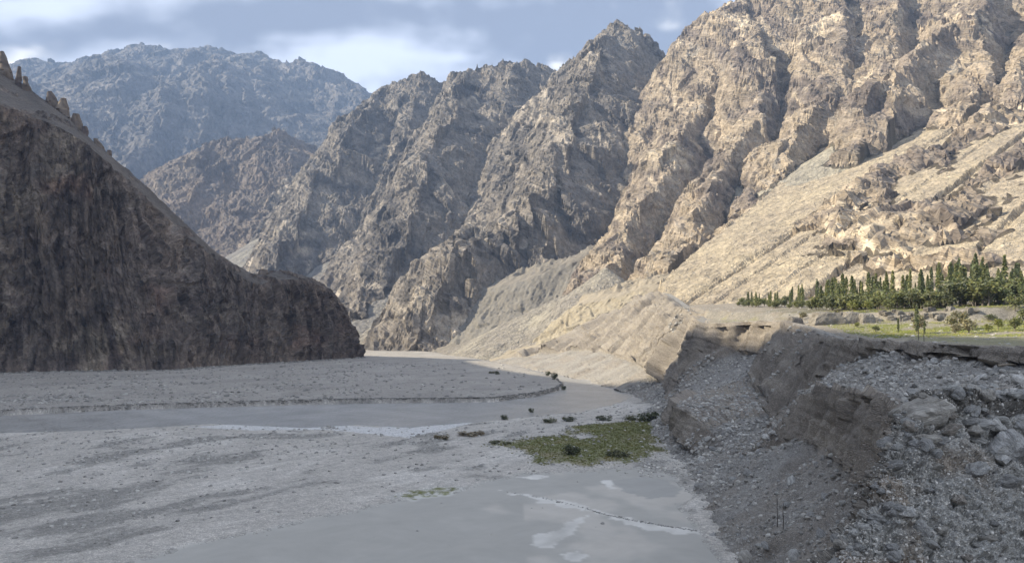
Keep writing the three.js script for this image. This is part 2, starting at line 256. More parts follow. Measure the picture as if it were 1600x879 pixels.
const farTone = { a: [0.16, 0.145, 0.135], b: [0.12, 0.112, 0.112], c: [0.22, 0.195, 0.165], d: [0.10, 0.10, 0.105], s: 4 };
mass({
  name: 'far_mountain', label: 'hazy blue mountain closing the valley on the left', seed: 3, slope: 0.85, rib: 420, warp: 90, crag: 260, step: 12, box: [-4900, -350, 3500, 6300], tone: farTone,
  ridges: [
    { p: [[-140, 130, 6000], [-40, 112, 6000], [20, 106, 6000], [62, 94, 6000], [95, 98, 6000], [130, 86, 6000], [165, 77, 6000], [192, 76, 6000], [220, 69, 6000], [260, 76, 6000], [330, 72, 6050], [395, 79, 6050], [425, 86, 6000], [445, 98, 5900], [470, 96, 5850], [500, 104, 5800], [525, 118, 5750], [560, 131, 5700], [585, 142, 5650], [640, 175, 5600]] },
    { p: [[175, 85, 5300], [145, 98, 5150], [115, 118, 5000], [85, 138, 4850], [40, 190, 4600]] }, { p: [[175, 85, 5300], [205, 95, 5350], [235, 108, 5500], [250, 95, 5800]] }, { p: [[175, 85, 5300], [200, 170, 4900], [230, 250, 4500]] },
    { p: [[330, 92, 5300], [300, 104, 5250], [275, 120, 5150], [260, 180, 4800], [265, 260, 4400]] }, { p: [[330, 92, 5300], [360, 104, 5350], [395, 118, 5400], [425, 100, 5700]] }, { p: [[330, 92, 5300], [345, 170, 4850], [350, 240, 4450]] },
    { p: [[470, 96, 5850], [455, 150, 5300], [420, 200, 4900]] }, { p: [[525, 118, 5750], [520, 170, 5200], [500, 230, 4700]] }, { p: [[85, 138, 4850], [150, 230, 4300], [220, 300, 3900], [300, 360, 3600]] }, { p: [[230, 250, 4500], [300, 300, 4100]] },
  ],
});
mass({
  name: 'brown_hill', label: 'brown rocky hill in front of the hazy mountain', seed: 9, slope: 1.0, rib: 150, warp: 34, crag: 120, step: 5, box: [-1750, -420, 2350, 3700], tone: { a: [0.23, 0.185, 0.15], b: [0.16, 0.135, 0.12], c: [0.33, 0.27, 0.205], d: [0.14, 0.13, 0.13], s: 1.6 },
  ridges: [
    { p: [[215, 330, 3100], [245, 292, 3100], [285, 250, 3150], [318, 224, 3150], [350, 214, 3150], [400, 212, 3150], [435, 199, 3150], [455, 211, 3170], [480, 226, 3220], [505, 234, 3260], [560, 250, 3320]] },
    { p: [[318, 224, 3150], [320, 300, 2900], [330, 370, 2700]] }, { p: [[435, 199, 3150], [415, 270, 2930], [400, 330, 2760], [385, 400, 2600]] }, { p: [[350, 214, 3150], [365, 290, 2920], [370, 360, 2720]] }, { p: [[480, 226, 3220], [470, 280, 3000]] },
  ],
});
const midTone = { a: [0.295, 0.258, 0.215], b: [0.135, 0.123, 0.114], c: [0.56, 0.485, 0.385], d: [0.118, 0.118, 0.119], s: 1.2 };
mass({
  name: 'jagged_mountain', label: 'leftmost jagged peak of the right hand range', seed: 14, slope: 1.35, rib: 130, warp: 26, crag: 95, step: 3.4, box: [-1000, 60, 1880, 2900], tone: midTone, scree: C.screeGrey,
  ridges: [
    { p: [[545, 185, 2950], [582, 145, 2850], [612, 131, 2800], [632, 120, 2770], [650, 112, 2750], [668, 121, 2750], [684, 131, 2760], [703, 130, 2780], [735, 122, 2800], [800, 140, 2850]] },
    { p: [[612, 131, 2800], [582, 165, 2680], [556, 190, 2590], [538, 230, 2470], [514, 258, 2400], [496, 290, 2330], [470, 340, 2230], [448, 385, 2150], [420, 425, 2080], [396, 470, 2010]], slope: 2.1, sl: 0.62, sh: 86, right: 1.25, zig: 38 },
    { p: [[650, 112, 2750], [640, 180, 2560], [612, 240, 2420], [590, 300, 2280]], slope: 1.9, sl: 0.8, sh: 40, right: 1.25 },
  ],
  fans: [{ at: [600, 330, 2330], slope: 0.7, seed: 4 }, { at: [470, 330, 2560], slope: 0.7, seed: 8 }],
});
mass({
  name: 'twin_peak_mountain', label: 'twin topped rocky mountain in the middle of the range', seed: 21, slope: 1.4, rib: 125, warp: 25, crag: 90, step: 3.1, box: [-620, 330, 1330, 2560], tone: midTone, scree: C.screeGrey,
  ridges: [
    { p: [[705, 150, 2560], [727, 123, 2480], [738, 104, 2420], [765, 100, 2400], [790, 91, 2400], [808, 96, 2420], [830, 99, 2420], [848, 103, 2430], [862, 114, 2450], [885, 135, 2500]] },
    { p: [[738, 104, 2420], [728, 132, 2330], [720, 170, 2220], [700, 192, 2150], [680, 212, 2100], [672, 240, 2020], [658, 278, 1930], [648, 305, 1870], [630, 350, 1790], [606, 420, 1690], [580, 485, 1610]], slope: 2.1, sl: 0.62, sh: 76, right: 1.3, zig: 34 },
    { p: [[672, 240, 2020], [700, 300, 1900], [690, 360, 1800]], slope: 1.9, sl: 0.8, sh: 30, right: 1.3 }, { p: [[848, 103, 2430], [850, 160, 2300]] },
  ],
  fans: [{ at: [846, 205, 2080], slope: 0.98, seed: 2, r: 300 }, { at: [662, 350, 1900], slope: 0.8, seed: 7, r: 200 }, { at: [606, 452, 1620], slope: 0.56, seed: 31, r: 260 }, { at: [640, 455, 1690], slope: 0.56, seed: 12 }],
});
mass({
  name: 'pyramid_mountain', label: 'pointed pyramid mountain with a long sunlit spur', seed: 33, slope: 1.45, rib: 120, warp: 22, crag: 85, step: 2.9, box: [-420, 520, 800, 2190], tone: midTone, scree: C.scree,
  ridges: [
    { p: [[1075, 110, 2050], [1046, 82, 2060], [1028, 70, 2070], [1010, 58, 2080], [985, 40, 2060], [965, 28, 2050], [945, 45, 2040], [925, 62, 2050], [895, 85, 2080], [880, 95, 2120], [870, 125, 2200]] },
    { p: [[965, 28, 2050], [948, 72, 1960], [918, 122, 1840], [900, 180, 1725], [885, 235, 1620], [862, 280, 1540], [838, 310, 1490], [795, 346, 1440], [752, 368, 1415], [728, 354, 1400], [708, 400, 1375], [686, 430, 1350], [646, 476, 1325]], slope: 2.1, sl: 0.62, sh: 66, right: 1.3, zig: 30 },
    { p: [[862, 280, 1540], [875, 320, 1480], [858, 370, 1420], [832, 406, 1390]], slope: 1.9, sl: 0.8, sh: 30, right: 1.3 },
    { p: [[795, 346, 1440], [805, 385, 1390]] }],
  fans: [{ at: [1015, 285, 1660], slope: 0.66, seed: 6 }, { at: [880, 400, 1480], slope: 0.62, seed: 16 }, { at: [646, 464, 1560], slope: 0.55, seed: 18 }, { at: [946, 417, 1060], slope: 0.74, seed: 19 }, { at: [890, 455, 1110], slope: 0.5, seed: 23 }, { at: [830, 500, 1090], slope: 0.42, seed: 27 }],
});
// the sloping debris apron below the right hand wall, cut off on its far side by a gorge
const edgeFar = [[120, 735], [150, 792], [214, 885], [302, 985], [420, 1150], [560, 1400]], rimApron = [[500, 118], [600, 130], [700, 138], [800, 148], [900, 200]];
const planeHit = (px, py) => { const gx = (px - 800) / F, gy = (HOR - py) / F, D = 230.7 / (0.453 * (0.8 * gx + 0.6) - gy); return [gx * D, D]; };
const acrossOf = (px, py) => { const q = planeHit(px, py); return q[0] * 0.6 - q[1] * 0.8; };
const channels = [[1170, 410, 6.5, 5], [1335, 405, 7, 5], [1230, 395, 2.5, 4], [1530, 385, 6, 4.5], [1100, 450, 2.2, 3.5], [1420, 385, 2.2, 4], [1285, 400, 2, 3]].map(([px, py, dep, wd]) => [acrossOf(px, py), dep, wd]);
function apron(x, z) {
  const D = -z; let h = 58 + 0.453 * ((x - 185) * 0.8 + (D - 650) * 0.6);
  const along = x * 0.8 + D * 0.6, across = x * 0.6 - D * 0.8, wob = 9 * n2(along / 70, across / 200) + 3 * n2(along / 22, 4);      // along: up the slope, across: along the contour
  h += 4.5 * n2(across / 80, along / 420) + 2.0 * (0.35 - Math.abs(n2((across + wob) / 20 + 9, along / 220))) + 0.9 * (0.3 - Math.abs(n2((across + wob) / 7 + 3, along / 90))) + 0.8 * fbm(x / 9, D / 9, 2, 3);
  for (const [at, dep, wd] of channels) { const q = Math.abs(across - at + wob * (dep > 4 ? 0.55 : 1)); if (q < wd * 1.6) h -= 1.5 * dep * (1 - sstep(wd * 0.45, wd * 1.1, q)) * (0.7 + 0.5 * n2(along / 40, at)); }
  let best = 1e9, side = 1;
  for (let i = 0; i < edgeFar.length - 1; i++) { const a = edgeFar[i], b = edgeFar[i + 1], ex = b[0] - a[0], ez = b[1] - a[1], t = clamp(((x - a[0]) * ex + (D - a[1]) * ez) / (ex * ex + ez * ez)), qx = x - a[0] - ex * t, qz = D - a[1] - ez * t, d = Math.hypot(qx, qz); if (d < best) { best = d; side = ex * qz - ez * qx; } }
  best += 5 * n2(x / 18, z / 18); if (side > 0) h -= Math.min(best * 2.2, 26 + best * 0.7);
  const cut = interp(rimApron, D) + 3 * n2(D / 12, 6) - x; if (cut > -2) h -= (cut + 2) * 2.2;
  return h;
}
mass({
  name: 'sunlit_mountain', label: 'great sunlit rock wall with debris slopes on the right', seed: 47, slope: 1.5, rib: 72, warp: 18, crag: 72, step: 2.45, box: [20, 990, 430, 1930], tone: { a: [0.48, 0.395, 0.29], b: [0.215, 0.178, 0.153], c: [0.70, 0.59, 0.43], d: [0.185, 0.18, 0.17], s: 0.9 }, scree: [0.40, 0.365, 0.29], extra: apron,
  trim: (x, z, h) => h > (-z < 800 && x < 560 ? terraceY(x, -z) - 5 : 8),
  ridges: [
    { p: [[1035, 110, 1900], [1048, 78, 1880], [1075, 45, 1850], [1112, 14, 1780], [1150, 1, 1720], [1200, -25, 1690], [1310, -40, 1640], [1420, -50, 1560], [1540, -45, 1420], [1640, -30, 1330]] },
    { p: [[1112, 14, 1780], [1112, 100, 1620], [1088, 185, 1480], [1060, 218, 1400], [1025, 295, 1280], [985, 350, 1200], [960, 405, 1125], [935, 450, 1075]], slope: 2.3, sl: 0.75, sh: 66, right: 2.1 },
    { p: [[1160, 0, 1700], [1184, 49, 1570], [1199, 83, 1490], [1195, 150, 1370], [1165, 215, 1270], [1130, 265, 1190], [1100, 320, 1110], [1075, 370, 1040]], slope: 2.3, sl: 0.75, sh: 66, right: 2.1 },
    { p: [[1310, -40, 1640], [1318, 45, 1430], [1325, 100, 1340], [1298, 145, 1270], [1255, 190, 1200], [1238, 255, 1110], [1200, 305, 1050], [1165, 345, 1010]], slope: 2.3, sl: 0.75, sh: 66, right: 2.1 },
    { p: [[1325, 100, 1340], [1335, 160, 1250]], slope: 2.3, sl: 0.75, sh: 66, right: 2.1 },
    { p: [[1400, -50, 1560], [1395, 45, 1390], [1402, 80, 1320], [1372, 112, 1270]], slope: 2.3, sl: 0.75, sh: 66, right: 2.1 },
    { p: [[1540, -45, 1420], [1527, 14, 1270], [1490, 40, 1230], [1448, 66, 1200], [1402, 112, 1150], [1398, 160, 1090], [1375, 200, 1050]], slope: 2.3, sl: 0.75, sh: 66, right: 2.1 },
    { p: [[1527, 14, 1270], [1548, 90, 1150], [1535, 140, 1080]], slope: 2.3, sl: 0.75, sh: 66, right: 2.1 }, { p: [[1640, -30, 1330], [1620, 60, 1150], [1590, 120, 1040]], slope: 1.2 },
    { p: [[1650, 130, 960], [1600, 158, 955], [1555, 168, 955], [1500, 215, 905], [1455, 232, 905], [1412, 243, 915], [1375, 272, 880], [1340, 296, 840], [1298, 360, 728]], slope: 0.9 }, { p: [[1375, 268, 870], [1372, 330, 760], [1350, 352, 735]], slope: 0.95 },
    { p: [[1680, 200, 800], [1600, 232, 785], [1550, 262, 765], [1500, 288, 740], [1450, 308, 728], [1400, 330, 720]], slope: 0.7 }, { p: [[1600, 232, 785], [1590, 300, 690], [1530, 350, 640]], slope: 0.65 }, { p: [[1500, 215, 905], [1480, 260, 830]], slope: 1 },
  ],
  fans: [{ at: [1352, 196, 1125], slope: 0.62, seed: 3, r: 170 }, { at: [1217, 230, 1230], slope: 0.85, seed: 5, r: 120 }],
});
for (const m of masses) buildMass(m, m.step > 8 ? MAT.farRock : m.step > 2.5 ? MAT.rock : MAT.rock);
console.log('mountains built');
// ---------------------------------------------------------------- lofts: cliffs and banks drawn from foot to rim, then broken up by relief
function catmull(a, b, c, d, t) { return 0.5 * (2 * b + (c - a) * t + (2 * a - 5 * b + 4 * c - d) * t * t + (3 * b - a - 3 * c + d) * t * t * t); }
function loft(o) {
  const st = o.stations, K = st[0].length, nS = st.length, len = [0];
  for (let i = 1; i < nS; i++) { let l = 0; for (let k = 0; k < K; k++) l += Math.hypot(...[0, 1, 2].map(q => st[i][k][q] - st[i - 1][k][q])) / K; const D = Math.max(o.near || 20, Math.hypot(st[i][1][0], st[i][1][2])); len.push(len[i - 1] + (o.even ? l : l / D * 300) * (o.weight ? o.weight(st[i]) : 1)); }
  const nx = o.n, rows = []; for (let k = 0; k < K - 1; k++) for (let q = 0; q < o.rows[k]; q++) rows.push([k, q / o.rows[k]]); rows.push([K - 2, 1]);
  const nz = rows.length, N = nx * nz, pos = new Float32Array(N * 3), SV = new Float32Array(N * 2), seg = new Uint8Array(N), mixA = new Float32Array(N);
  let S = 0; let prev = null;
  for (let i = 0; i < nx; i++) {
    const L = len[nS - 1] * i / (nx - 1); let s = 0; while (s < nS - 2 && len[s + 1] < L) s++; const t = clamp((L - len[s]) / (len[s + 1] - len[s]));
    const A = st[Math.max(s - 1, 0)], B = st[s], Cc = st[s + 1], E = st[Math.min(s + 2, nS - 1)];
    const cp = B.map((_, k) => [0, 1, 2].map(q => o.linear ? lerp(B[k][q], Cc[k][q], t) : catmull(A[k][q], B[k][q], Cc[k][q], E[k][q], t)));
    if (prev) S += Math.hypot(cp[1][0] - prev[0], cp[1][2] - prev[2]); prev = cp[1];
    let V = 0, last = null;
    rows.forEach(([k, f], j) => {
      const p = [0, 1, 2].map(q => lerp(cp[k][q], cp[k + 1][q], f)); if (last) V += Math.hypot(p[0] - last[0], p[1] - last[1], p[2] - last[2]); last = p;
      const v = j * nx + i; pos.set(p, v * 3); SV[v * 2] = S; SV[v * 2 + 1] = V; seg[v] = k; mixA[v] = f;
    });
  }
  const nor = gridNormals(nx, nz, pos), q = new Float32Array(N * 3), col = new Float32Array(N * 3), uv = new Float32Array(N * 2);
  const sgn = o.flip ? -1 : 1, r = { d: 0, c: null, dy: 0 };
  for (let v = 0; v < N; v++) {
    const x = pos[v * 3], y = pos[v * 3 + 1], z = pos[v * 3 + 2]; r.dy = 0;
    o.surface(r, x, y, z, SV[v * 2], SV[v * 2 + 1], seg[v], mixA[v], Math.abs(nor[v * 3 + 1]));
    q[v * 3] = x + sgn * nor[v * 3] * r.d; q[v * 3 + 1] = y + sgn * nor[v * 3 + 1] * r.d + r.dy; q[v * 3 + 2] = z + sgn * nor[v * 3 + 2] * r.d;
    for (let k = 0; k < 3; k++) col[v * 3 + k] = Math.max(0.02, r.c[k]) * 1.2;
    uv[v * 2] = SV[v * 2]; uv[v * 2 + 1] = SV[v * 2 + 1];
  }
  const m = gridMesh(nx, nz, q, col, uv, null, o.mat); addTop(m, o.name); m.userData = { label: o.label, category: o.category, kind: 'structure' };
  m.userData.grid = undefined; const ny = new Float32Array(N); for (let v = 0; v < N; v++) ny[v] = Math.abs(nor[v * 3 + 1]); return { mesh: m, pos: q, nx, nz, seg, ny };
}
// the shaded mountain on the left, cliffs at its foot
const leftStations = [
  [W(-400, -3, -900), W(-420, 2, -900), W(-500, 220, -900), W(-740, 570, -900), W(-1300, -5, -900)],
  [W(-410, -3, -100), W(-425, 2, -100), W(-510, 230, -100), W(-730, 572, -60), W(-1300, -5, 0)],
  [W(-425, -3, 300), W(-440, 2, 300), W(-520, 240, 320), W(-725, 566, 400), W(-1350, -5, 450)],
  [W(-440, -3, 520), W(-452, 3, 525), W(-535, 255, 570), W(-705, 452, 705), W(-1350, -5, 900)],
  [P(-12, 592, 650), P(0, 586, 668), P(-8, 162, 760), P(-25, 92, 960), W(-1250, -5, 1250)],
  [P(115, 588, 680), P(120, 583, 700), P(112, 210, 790), P(62, 150, 935), W(-1100, -5, 1350)],
  [P(245, 586, 690), P(250, 581, 711), P(196, 280, 810), P(160, 232, 905), W(-900, -5, 1400)],
  [P(325, 582, 735), P(330, 577, 760), P(305, 378, 850), P(238, 299, 885), W(-760, -5, 1380)],
  [P(395, 577, 790), P(400, 572, 815), P(392, 440, 855), P(322, 381, 895), W(-640, -5, 1320)],
  [P(440, 573, 830), P(445, 570, 850), P(428, 437, 885), P(388, 425, 915), W(-540, -5, 1260)],
  [P(485, 570, 870), P(487, 567, 890), P(472, 438, 908), P(440, 424, 940), W(-450, -5, 1200)],
  [P(528, 567, 915), P(530, 564, 930), P(512, 453, 940), P(498, 439, 960), W(-370, -5, 1130)],
  [P(556, 565, 940), P(553, 561, 955), P(545, 502, 962), P(537, 478, 975), W(-310, -5, 1090)],
  [W(-176, -2, 985), W(-185, 2, 985), W(-205, 38, 990), W(-222, 55, 998), W(-290, -5, 1060)],
  [W(-190, -2, 1030), W(-200, 2, 1025), W(-220, 30, 1020), W(-240, 45, 1010), W(-280, -5, 1040)],
];
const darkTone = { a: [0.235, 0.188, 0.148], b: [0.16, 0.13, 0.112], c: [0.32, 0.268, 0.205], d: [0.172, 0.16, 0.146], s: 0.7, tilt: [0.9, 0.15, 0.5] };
const leftMountain = loft({
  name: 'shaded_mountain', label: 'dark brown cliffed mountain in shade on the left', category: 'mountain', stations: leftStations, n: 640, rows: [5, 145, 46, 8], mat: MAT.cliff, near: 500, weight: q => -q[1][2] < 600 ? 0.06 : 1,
  surface(r, x, y, z, S, V, seg, f) {
    const rockTop = sstep(0.30, 0.75, fbm(x / 55, y / 30, z / 55, 4) + 0.35 + (S > 1900 ? 0.5 : 0) - f * 0.2), isScree = seg === 2 && rockTop < 0.5;
    if (seg === 1 || (seg === 2 && !isScree)) {
      const w = 8 * n3(x / 40, y / 60, z / 40), flute = ridged((S + w) / 26, y / 190, 3, 4) - 0.45, a = seg === 2 ? 0.35 : Math.min(1, f * 8) * Math.min(1, (1 - f) * 6 + 0.35);
      r.d = a * (8 * flute + 4.2 * (ridged((S + w) / 9, y / 60, 8, 3) - 0.45) + crag(x, y, z, 34, { tilt: [0.5, 0.35, 0.5], squash: 0.8 }) * 1.3 + 7 * facet((S + w) / 15, y / 60, 2.5) + 3.6 * facet((S + w) / 6, y / 26, 7.5) + 1.7 * facet(S / 2.6, y / 10, 4.5));
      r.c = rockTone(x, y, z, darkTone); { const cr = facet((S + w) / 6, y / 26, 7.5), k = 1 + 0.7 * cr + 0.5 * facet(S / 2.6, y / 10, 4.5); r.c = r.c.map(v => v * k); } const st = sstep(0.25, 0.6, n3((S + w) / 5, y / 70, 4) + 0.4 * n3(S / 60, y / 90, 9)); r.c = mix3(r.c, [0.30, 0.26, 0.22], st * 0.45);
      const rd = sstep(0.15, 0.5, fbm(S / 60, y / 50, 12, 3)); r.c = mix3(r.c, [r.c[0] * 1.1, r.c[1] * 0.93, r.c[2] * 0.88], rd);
    } else if (seg === 2 || seg === 3) {
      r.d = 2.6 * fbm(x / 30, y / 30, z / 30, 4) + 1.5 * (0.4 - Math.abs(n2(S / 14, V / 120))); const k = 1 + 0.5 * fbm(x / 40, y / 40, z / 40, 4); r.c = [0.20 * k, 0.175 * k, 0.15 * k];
      if (seg === 3) r.d += crag(x, y, z, 40, {}) * Math.min(1, f * 4);
      else r.d += crag(x, y, z, 16, {}) * sstep(0.85, 1, f) * 0.8;
    } else { r.d = 1.2 * fbm(x / 12, y / 12, z / 12, 3); r.c = [0.24, 0.225, 0.21]; }
  },
}).mesh;
// the rock towers that stand along its crest
function towerGeo(h, r, seed) {
  const g = new THREE.CylinderGeometry(r * 0.32, r, h, 22, 26, false), p = g.attributes.position, col = new Float32Array(p.count * 3);
  for (let i = 0; i < p.count; i++) {
    let x = p.getX(i), y = p.getY(i) + h / 2, z = p.getZ(i); const t = y / h, lean = n2(t * 1.5, seed) * r * 0.5, s = 1 + 0.30 * n3(x / r + seed, y / (r * 1.4), z / r) + 0.22 * facet(x / (r * 0.7) + seed, y / (r * 1.3), z / (r * 0.7));
    x = x * s * (1 - 0.25 * t * t) + lean; z = z * s + lean * 0.4; y = y * (1 + 0.05 * n3(x / r, seed, z / r)) - (t > 0.97 ? Math.hypot(x, z) * 0.5 : 0);
    p.setXYZ(i, x, y, z); const c = rockTone(x + seed * 50, y, z, { a: [0.22, 0.18, 0.14], b: [0.15, 0.12, 0.105], c: [0.30, 0.25, 0.19], d: [0.17, 0.16, 0.15], s: 0.3 }); col.set(c.map(k => Math.max(0.03, k) * 1.2), i * 3);
  }
  g.setAttribute('color', new THREE.BufferAttribute(col, 3)); g.computeVertexNormals(); return g;
}
for (const [px, base, top, wpx, D, seed] of [[4, 122, 80, 15, 950, 1], [-14, 110, 60, 20, 955, 2], [29, 146, 104, 10, 938, 3], [37, 152, 118, 13, 936, 4], [78, 172, 142, 17, 928, 6], [98, 188, 152, 20, 925, 7], [120, 206, 176, 18, 918, 9], [132, 216, 196, 15, 912, 10], [150, 230, 216, 14, 908, 11], [168, 246, 234, 12, 902, 12], [410, 432, 420, 22, 925, 13], [428, 434, 421, 20, 935, 14], [470, 446, 436, 16, 950, 15]]) {
  const h = (base - top + 14) / F * D, b = P(px, base + 14, D), m = child(leftMountain, towerGeo(h, wpx / F * D * 0.62, seed * 7.7), MAT.cliff, 'rock_tower'); m.position.set(...b); m.scale.set(1.35, 1, 1.35);
}

// ---------------------------------------------------------------- terrace on the right: rim, foot and levels
const rimT = [ // D, foot x, cliff foot x,y, cliff top x,y, band foot x,y, rim x,y
  [900, -30, 0, 4, 30, 10, 55, 18, 75, 24], [850, -12, 32, 9, 66, 24, 92, 38, 112, 48], [795, 10, 62, 16, 100, 44, 121, 59, 136, 68], [755, 24, 76, 18, 110, 48, 128, 64, 142, 74], [700, 40, 85, 18, 116, 50, 129, 61, 139, 69], [600, 62, 95, 14, 117, 42, 125, 50, 131.5, 56.7], [500, 76, 94, 8, 109, 34, 115, 43, 120, 50.4],
  [430, 74, 86, 6, 95, 30, 98, 40, 102, 48.4], [402, 68, 80, 6, 90, 27, 94, 38, 98, 46.8], [385, 63, 74, 6, 92, 20, 112, 31, 117, 44.5], [350, 60, 69, 5, 88, 17, 114, 29, 122, 43.8], [318, 57, 63, 4, 67, 13, 98, 20, 116, 43], [285, 55, 60, 3.5, 63, 13.5, 92, 19, 112, 42], [266, 54, 59, 3, 64, 12, 88, 17, 106, 41.6], [248, 53, 60, 3, 68, 7, 84, 14, 99, 41.2], [225, 51, 64, 6, 76, 14, 90, 27, 95, 40.6],
  [195, 48, 70, 16, 74, 28, 89, 37, 90.5, 40.4], [165, 44, 68, 16.5, 71.5, 30.5, 87, 37.3, 88.5, 40.3], [135, 41, 62, 16.5, 65, 32, 84, 37.6, 85.5, 40.4], [110, 37, 52.5, 15, 55, 33, 81, 37.6, 82.5, 40.4], [85, 30, 42, 14, 45, 34, 74, 37.6, 75.5, 40.2], [65, 23, 33, 14, 36, 35, 64, 37.6, 65.5, 40], [45, 14, 23, 14, 27, 35, 50, 37.8, 51.5, 40], [25, 5, 12, 14, 16, 35, 38, 38, 40, 40], [-20, -6, 2, 14, 6, 35, 32, 38, 34, 40], [-120, -12, -4, 14, 2, 35, 32, 38, 34, 40],
];
const rimX = [...rimT].reverse().map(r => [r[0], r[8]]);
const earthTone = (x, y, z, S, V) => { const k = 1 + 0.28 * fbm(x / 14, y / 5, z / 14, 4) + 0.15 * n3(S / 40, y / 1.1, 4) + 0.16 * n3(S / 60, y / 3.5, 8), m = sstep(-0.2, 0.35, fbm(x / 25, y / 8, z / 25 + 5, 3)); const c = mix3([0.38, 0.335, 0.282], [0.47, 0.415, 0.345], m); return [c[0] * k, c[1] * k, c[2] * k]; };
const bluff = loft({
  name: 'river_bluff', label: 'eroded earth bluff between the terrace and the river bed', category: 'bluff', n: 640, rows: [58, 60, 80, 20, 7], mat: MAT.earth, near: 60, weight: q => -q[1][2] < 60 ? 0.08 : -q[1][2] > 480 ? 1.5 : 1,
  stations: rimT.map(r => { const yr = r[0] > 90 && r[0] < 480 ? terraceY(r[8] + 4, r[0]) : r[9]; return [W(r[1] - 2.5, -1.2, r[0]), W(r[2], r[3], r[0]), W(r[4], r[5], r[0]), W(r[6], r[7], r[0]), W(r[8], yr + 0.25, r[0]), W(r[8] + 7, yr - 0.9, r[0])]; }),
  surface(r, x, y, z, S, V, seg, f, ny) {
    const D = -z, far = sstep(455, 520, D), w = 2.2 * n2(S / 25, y / 14), k0 = 1 + 0.35 * fbm(x / 9, y / 9, z / 9, 4) + 0.2 * n3(x / 1.3, y / 1.3, z / 1.3), brownish = 0.6 * sstep(-0.1, 0.3, fbm(x / 22, y / 22, z / 22, 3)), sc = mix3([0.45 * k0, 0.43 * k0, 0.395 * k0], [0.41 * k0, 0.36 * k0, 0.30 * k0], brownish);
    const steep = sstep(0.86, 0.68, ny + 0.16 * fbm(S / 12, y / 9, 3, 3)) * (seg === 4 ? 0 : 1) * (1 - far) + far * (seg === 0 ? 0.25 : seg === 4 ? 0 : 0.85), ends = seg === 3 ? sstep(1.0, 0.93, f) * 0.75 + 0.25 : 1;
    const big = ridged((S + w) / 17, y / 120, 5.5, 2) - 0.42, flu = ridged((S + w) / 6, y / 34, 2.5, 3) - 0.42, fin = ridged((S + w) / 2.1, y / 9, 7.5, 2) - 0.4, bed = n2(y / 1.5 + n2(S / 40, 3), 4);
    const bigF = far > 0 ? (seg === 3 ? sstep(1, 0.6, f) * 0.8 + 0.2 : 1) * (17 * (ridged((S + w * 3) / 46, y / 220, 15.5, 3) - 0.42) + 8 * facet(S / 22, y / 60, 6.5) + 3.5 * facet(S / 8, y / 30, 9.5)) : 0; const nf = sstep(40, 140, D), hard = (1 - nf) * (1.5 * facet(x / 2.6, y / 3.2, z / 2.6) + 0.7 * facet(x / 1.0, y / 1.0, z / 1.0) + 0.35 * facet(x / 0.42, y / 0.42, z / 0.42)) + bigF * far + (0.35 + 0.65 * nf) * (5.6 * big + 3.6 * flu + 1.5 * fin + 0.5 * bed + 2.2 * facet((S + w) / 3.2, y / 15, 3.5) + 0.7 * fbm(x / 3, y / 3, z / 3, 3)) * (1 + far * 0.5), soft = 2.6 * fbm(x / 17, y / 17, z / 17, 4) + 0.5 * n3(x / 2.4, y / 2.4, z / 2.4) + 0.3 * facet(x / 1.1, y / 1.1, z / 1.1) + (0.9 + far * 1.4) * (0.35 - Math.abs(n2((S + w * 2) / 9, V / 60)));
    r.d = lerp(soft, hard, steep) * ends; if (seg === 4) r.d = 0.25 * fbm(x / 4, y / 4, z / 4, 3);
    const e = earthTone(x, y, z, S, V); r.c = mix3(sc, e, steep);
    if (D > 262 && D < 335 && seg === 2) { const st = f * 8 + 0.7 * n2(S / 8, V / 5); r.d = 0.35 * fbm(x / 5, y / 5, z / 5, 3) + 0.7 * (st - Math.floor(st)); r.c = e; }
  },
});

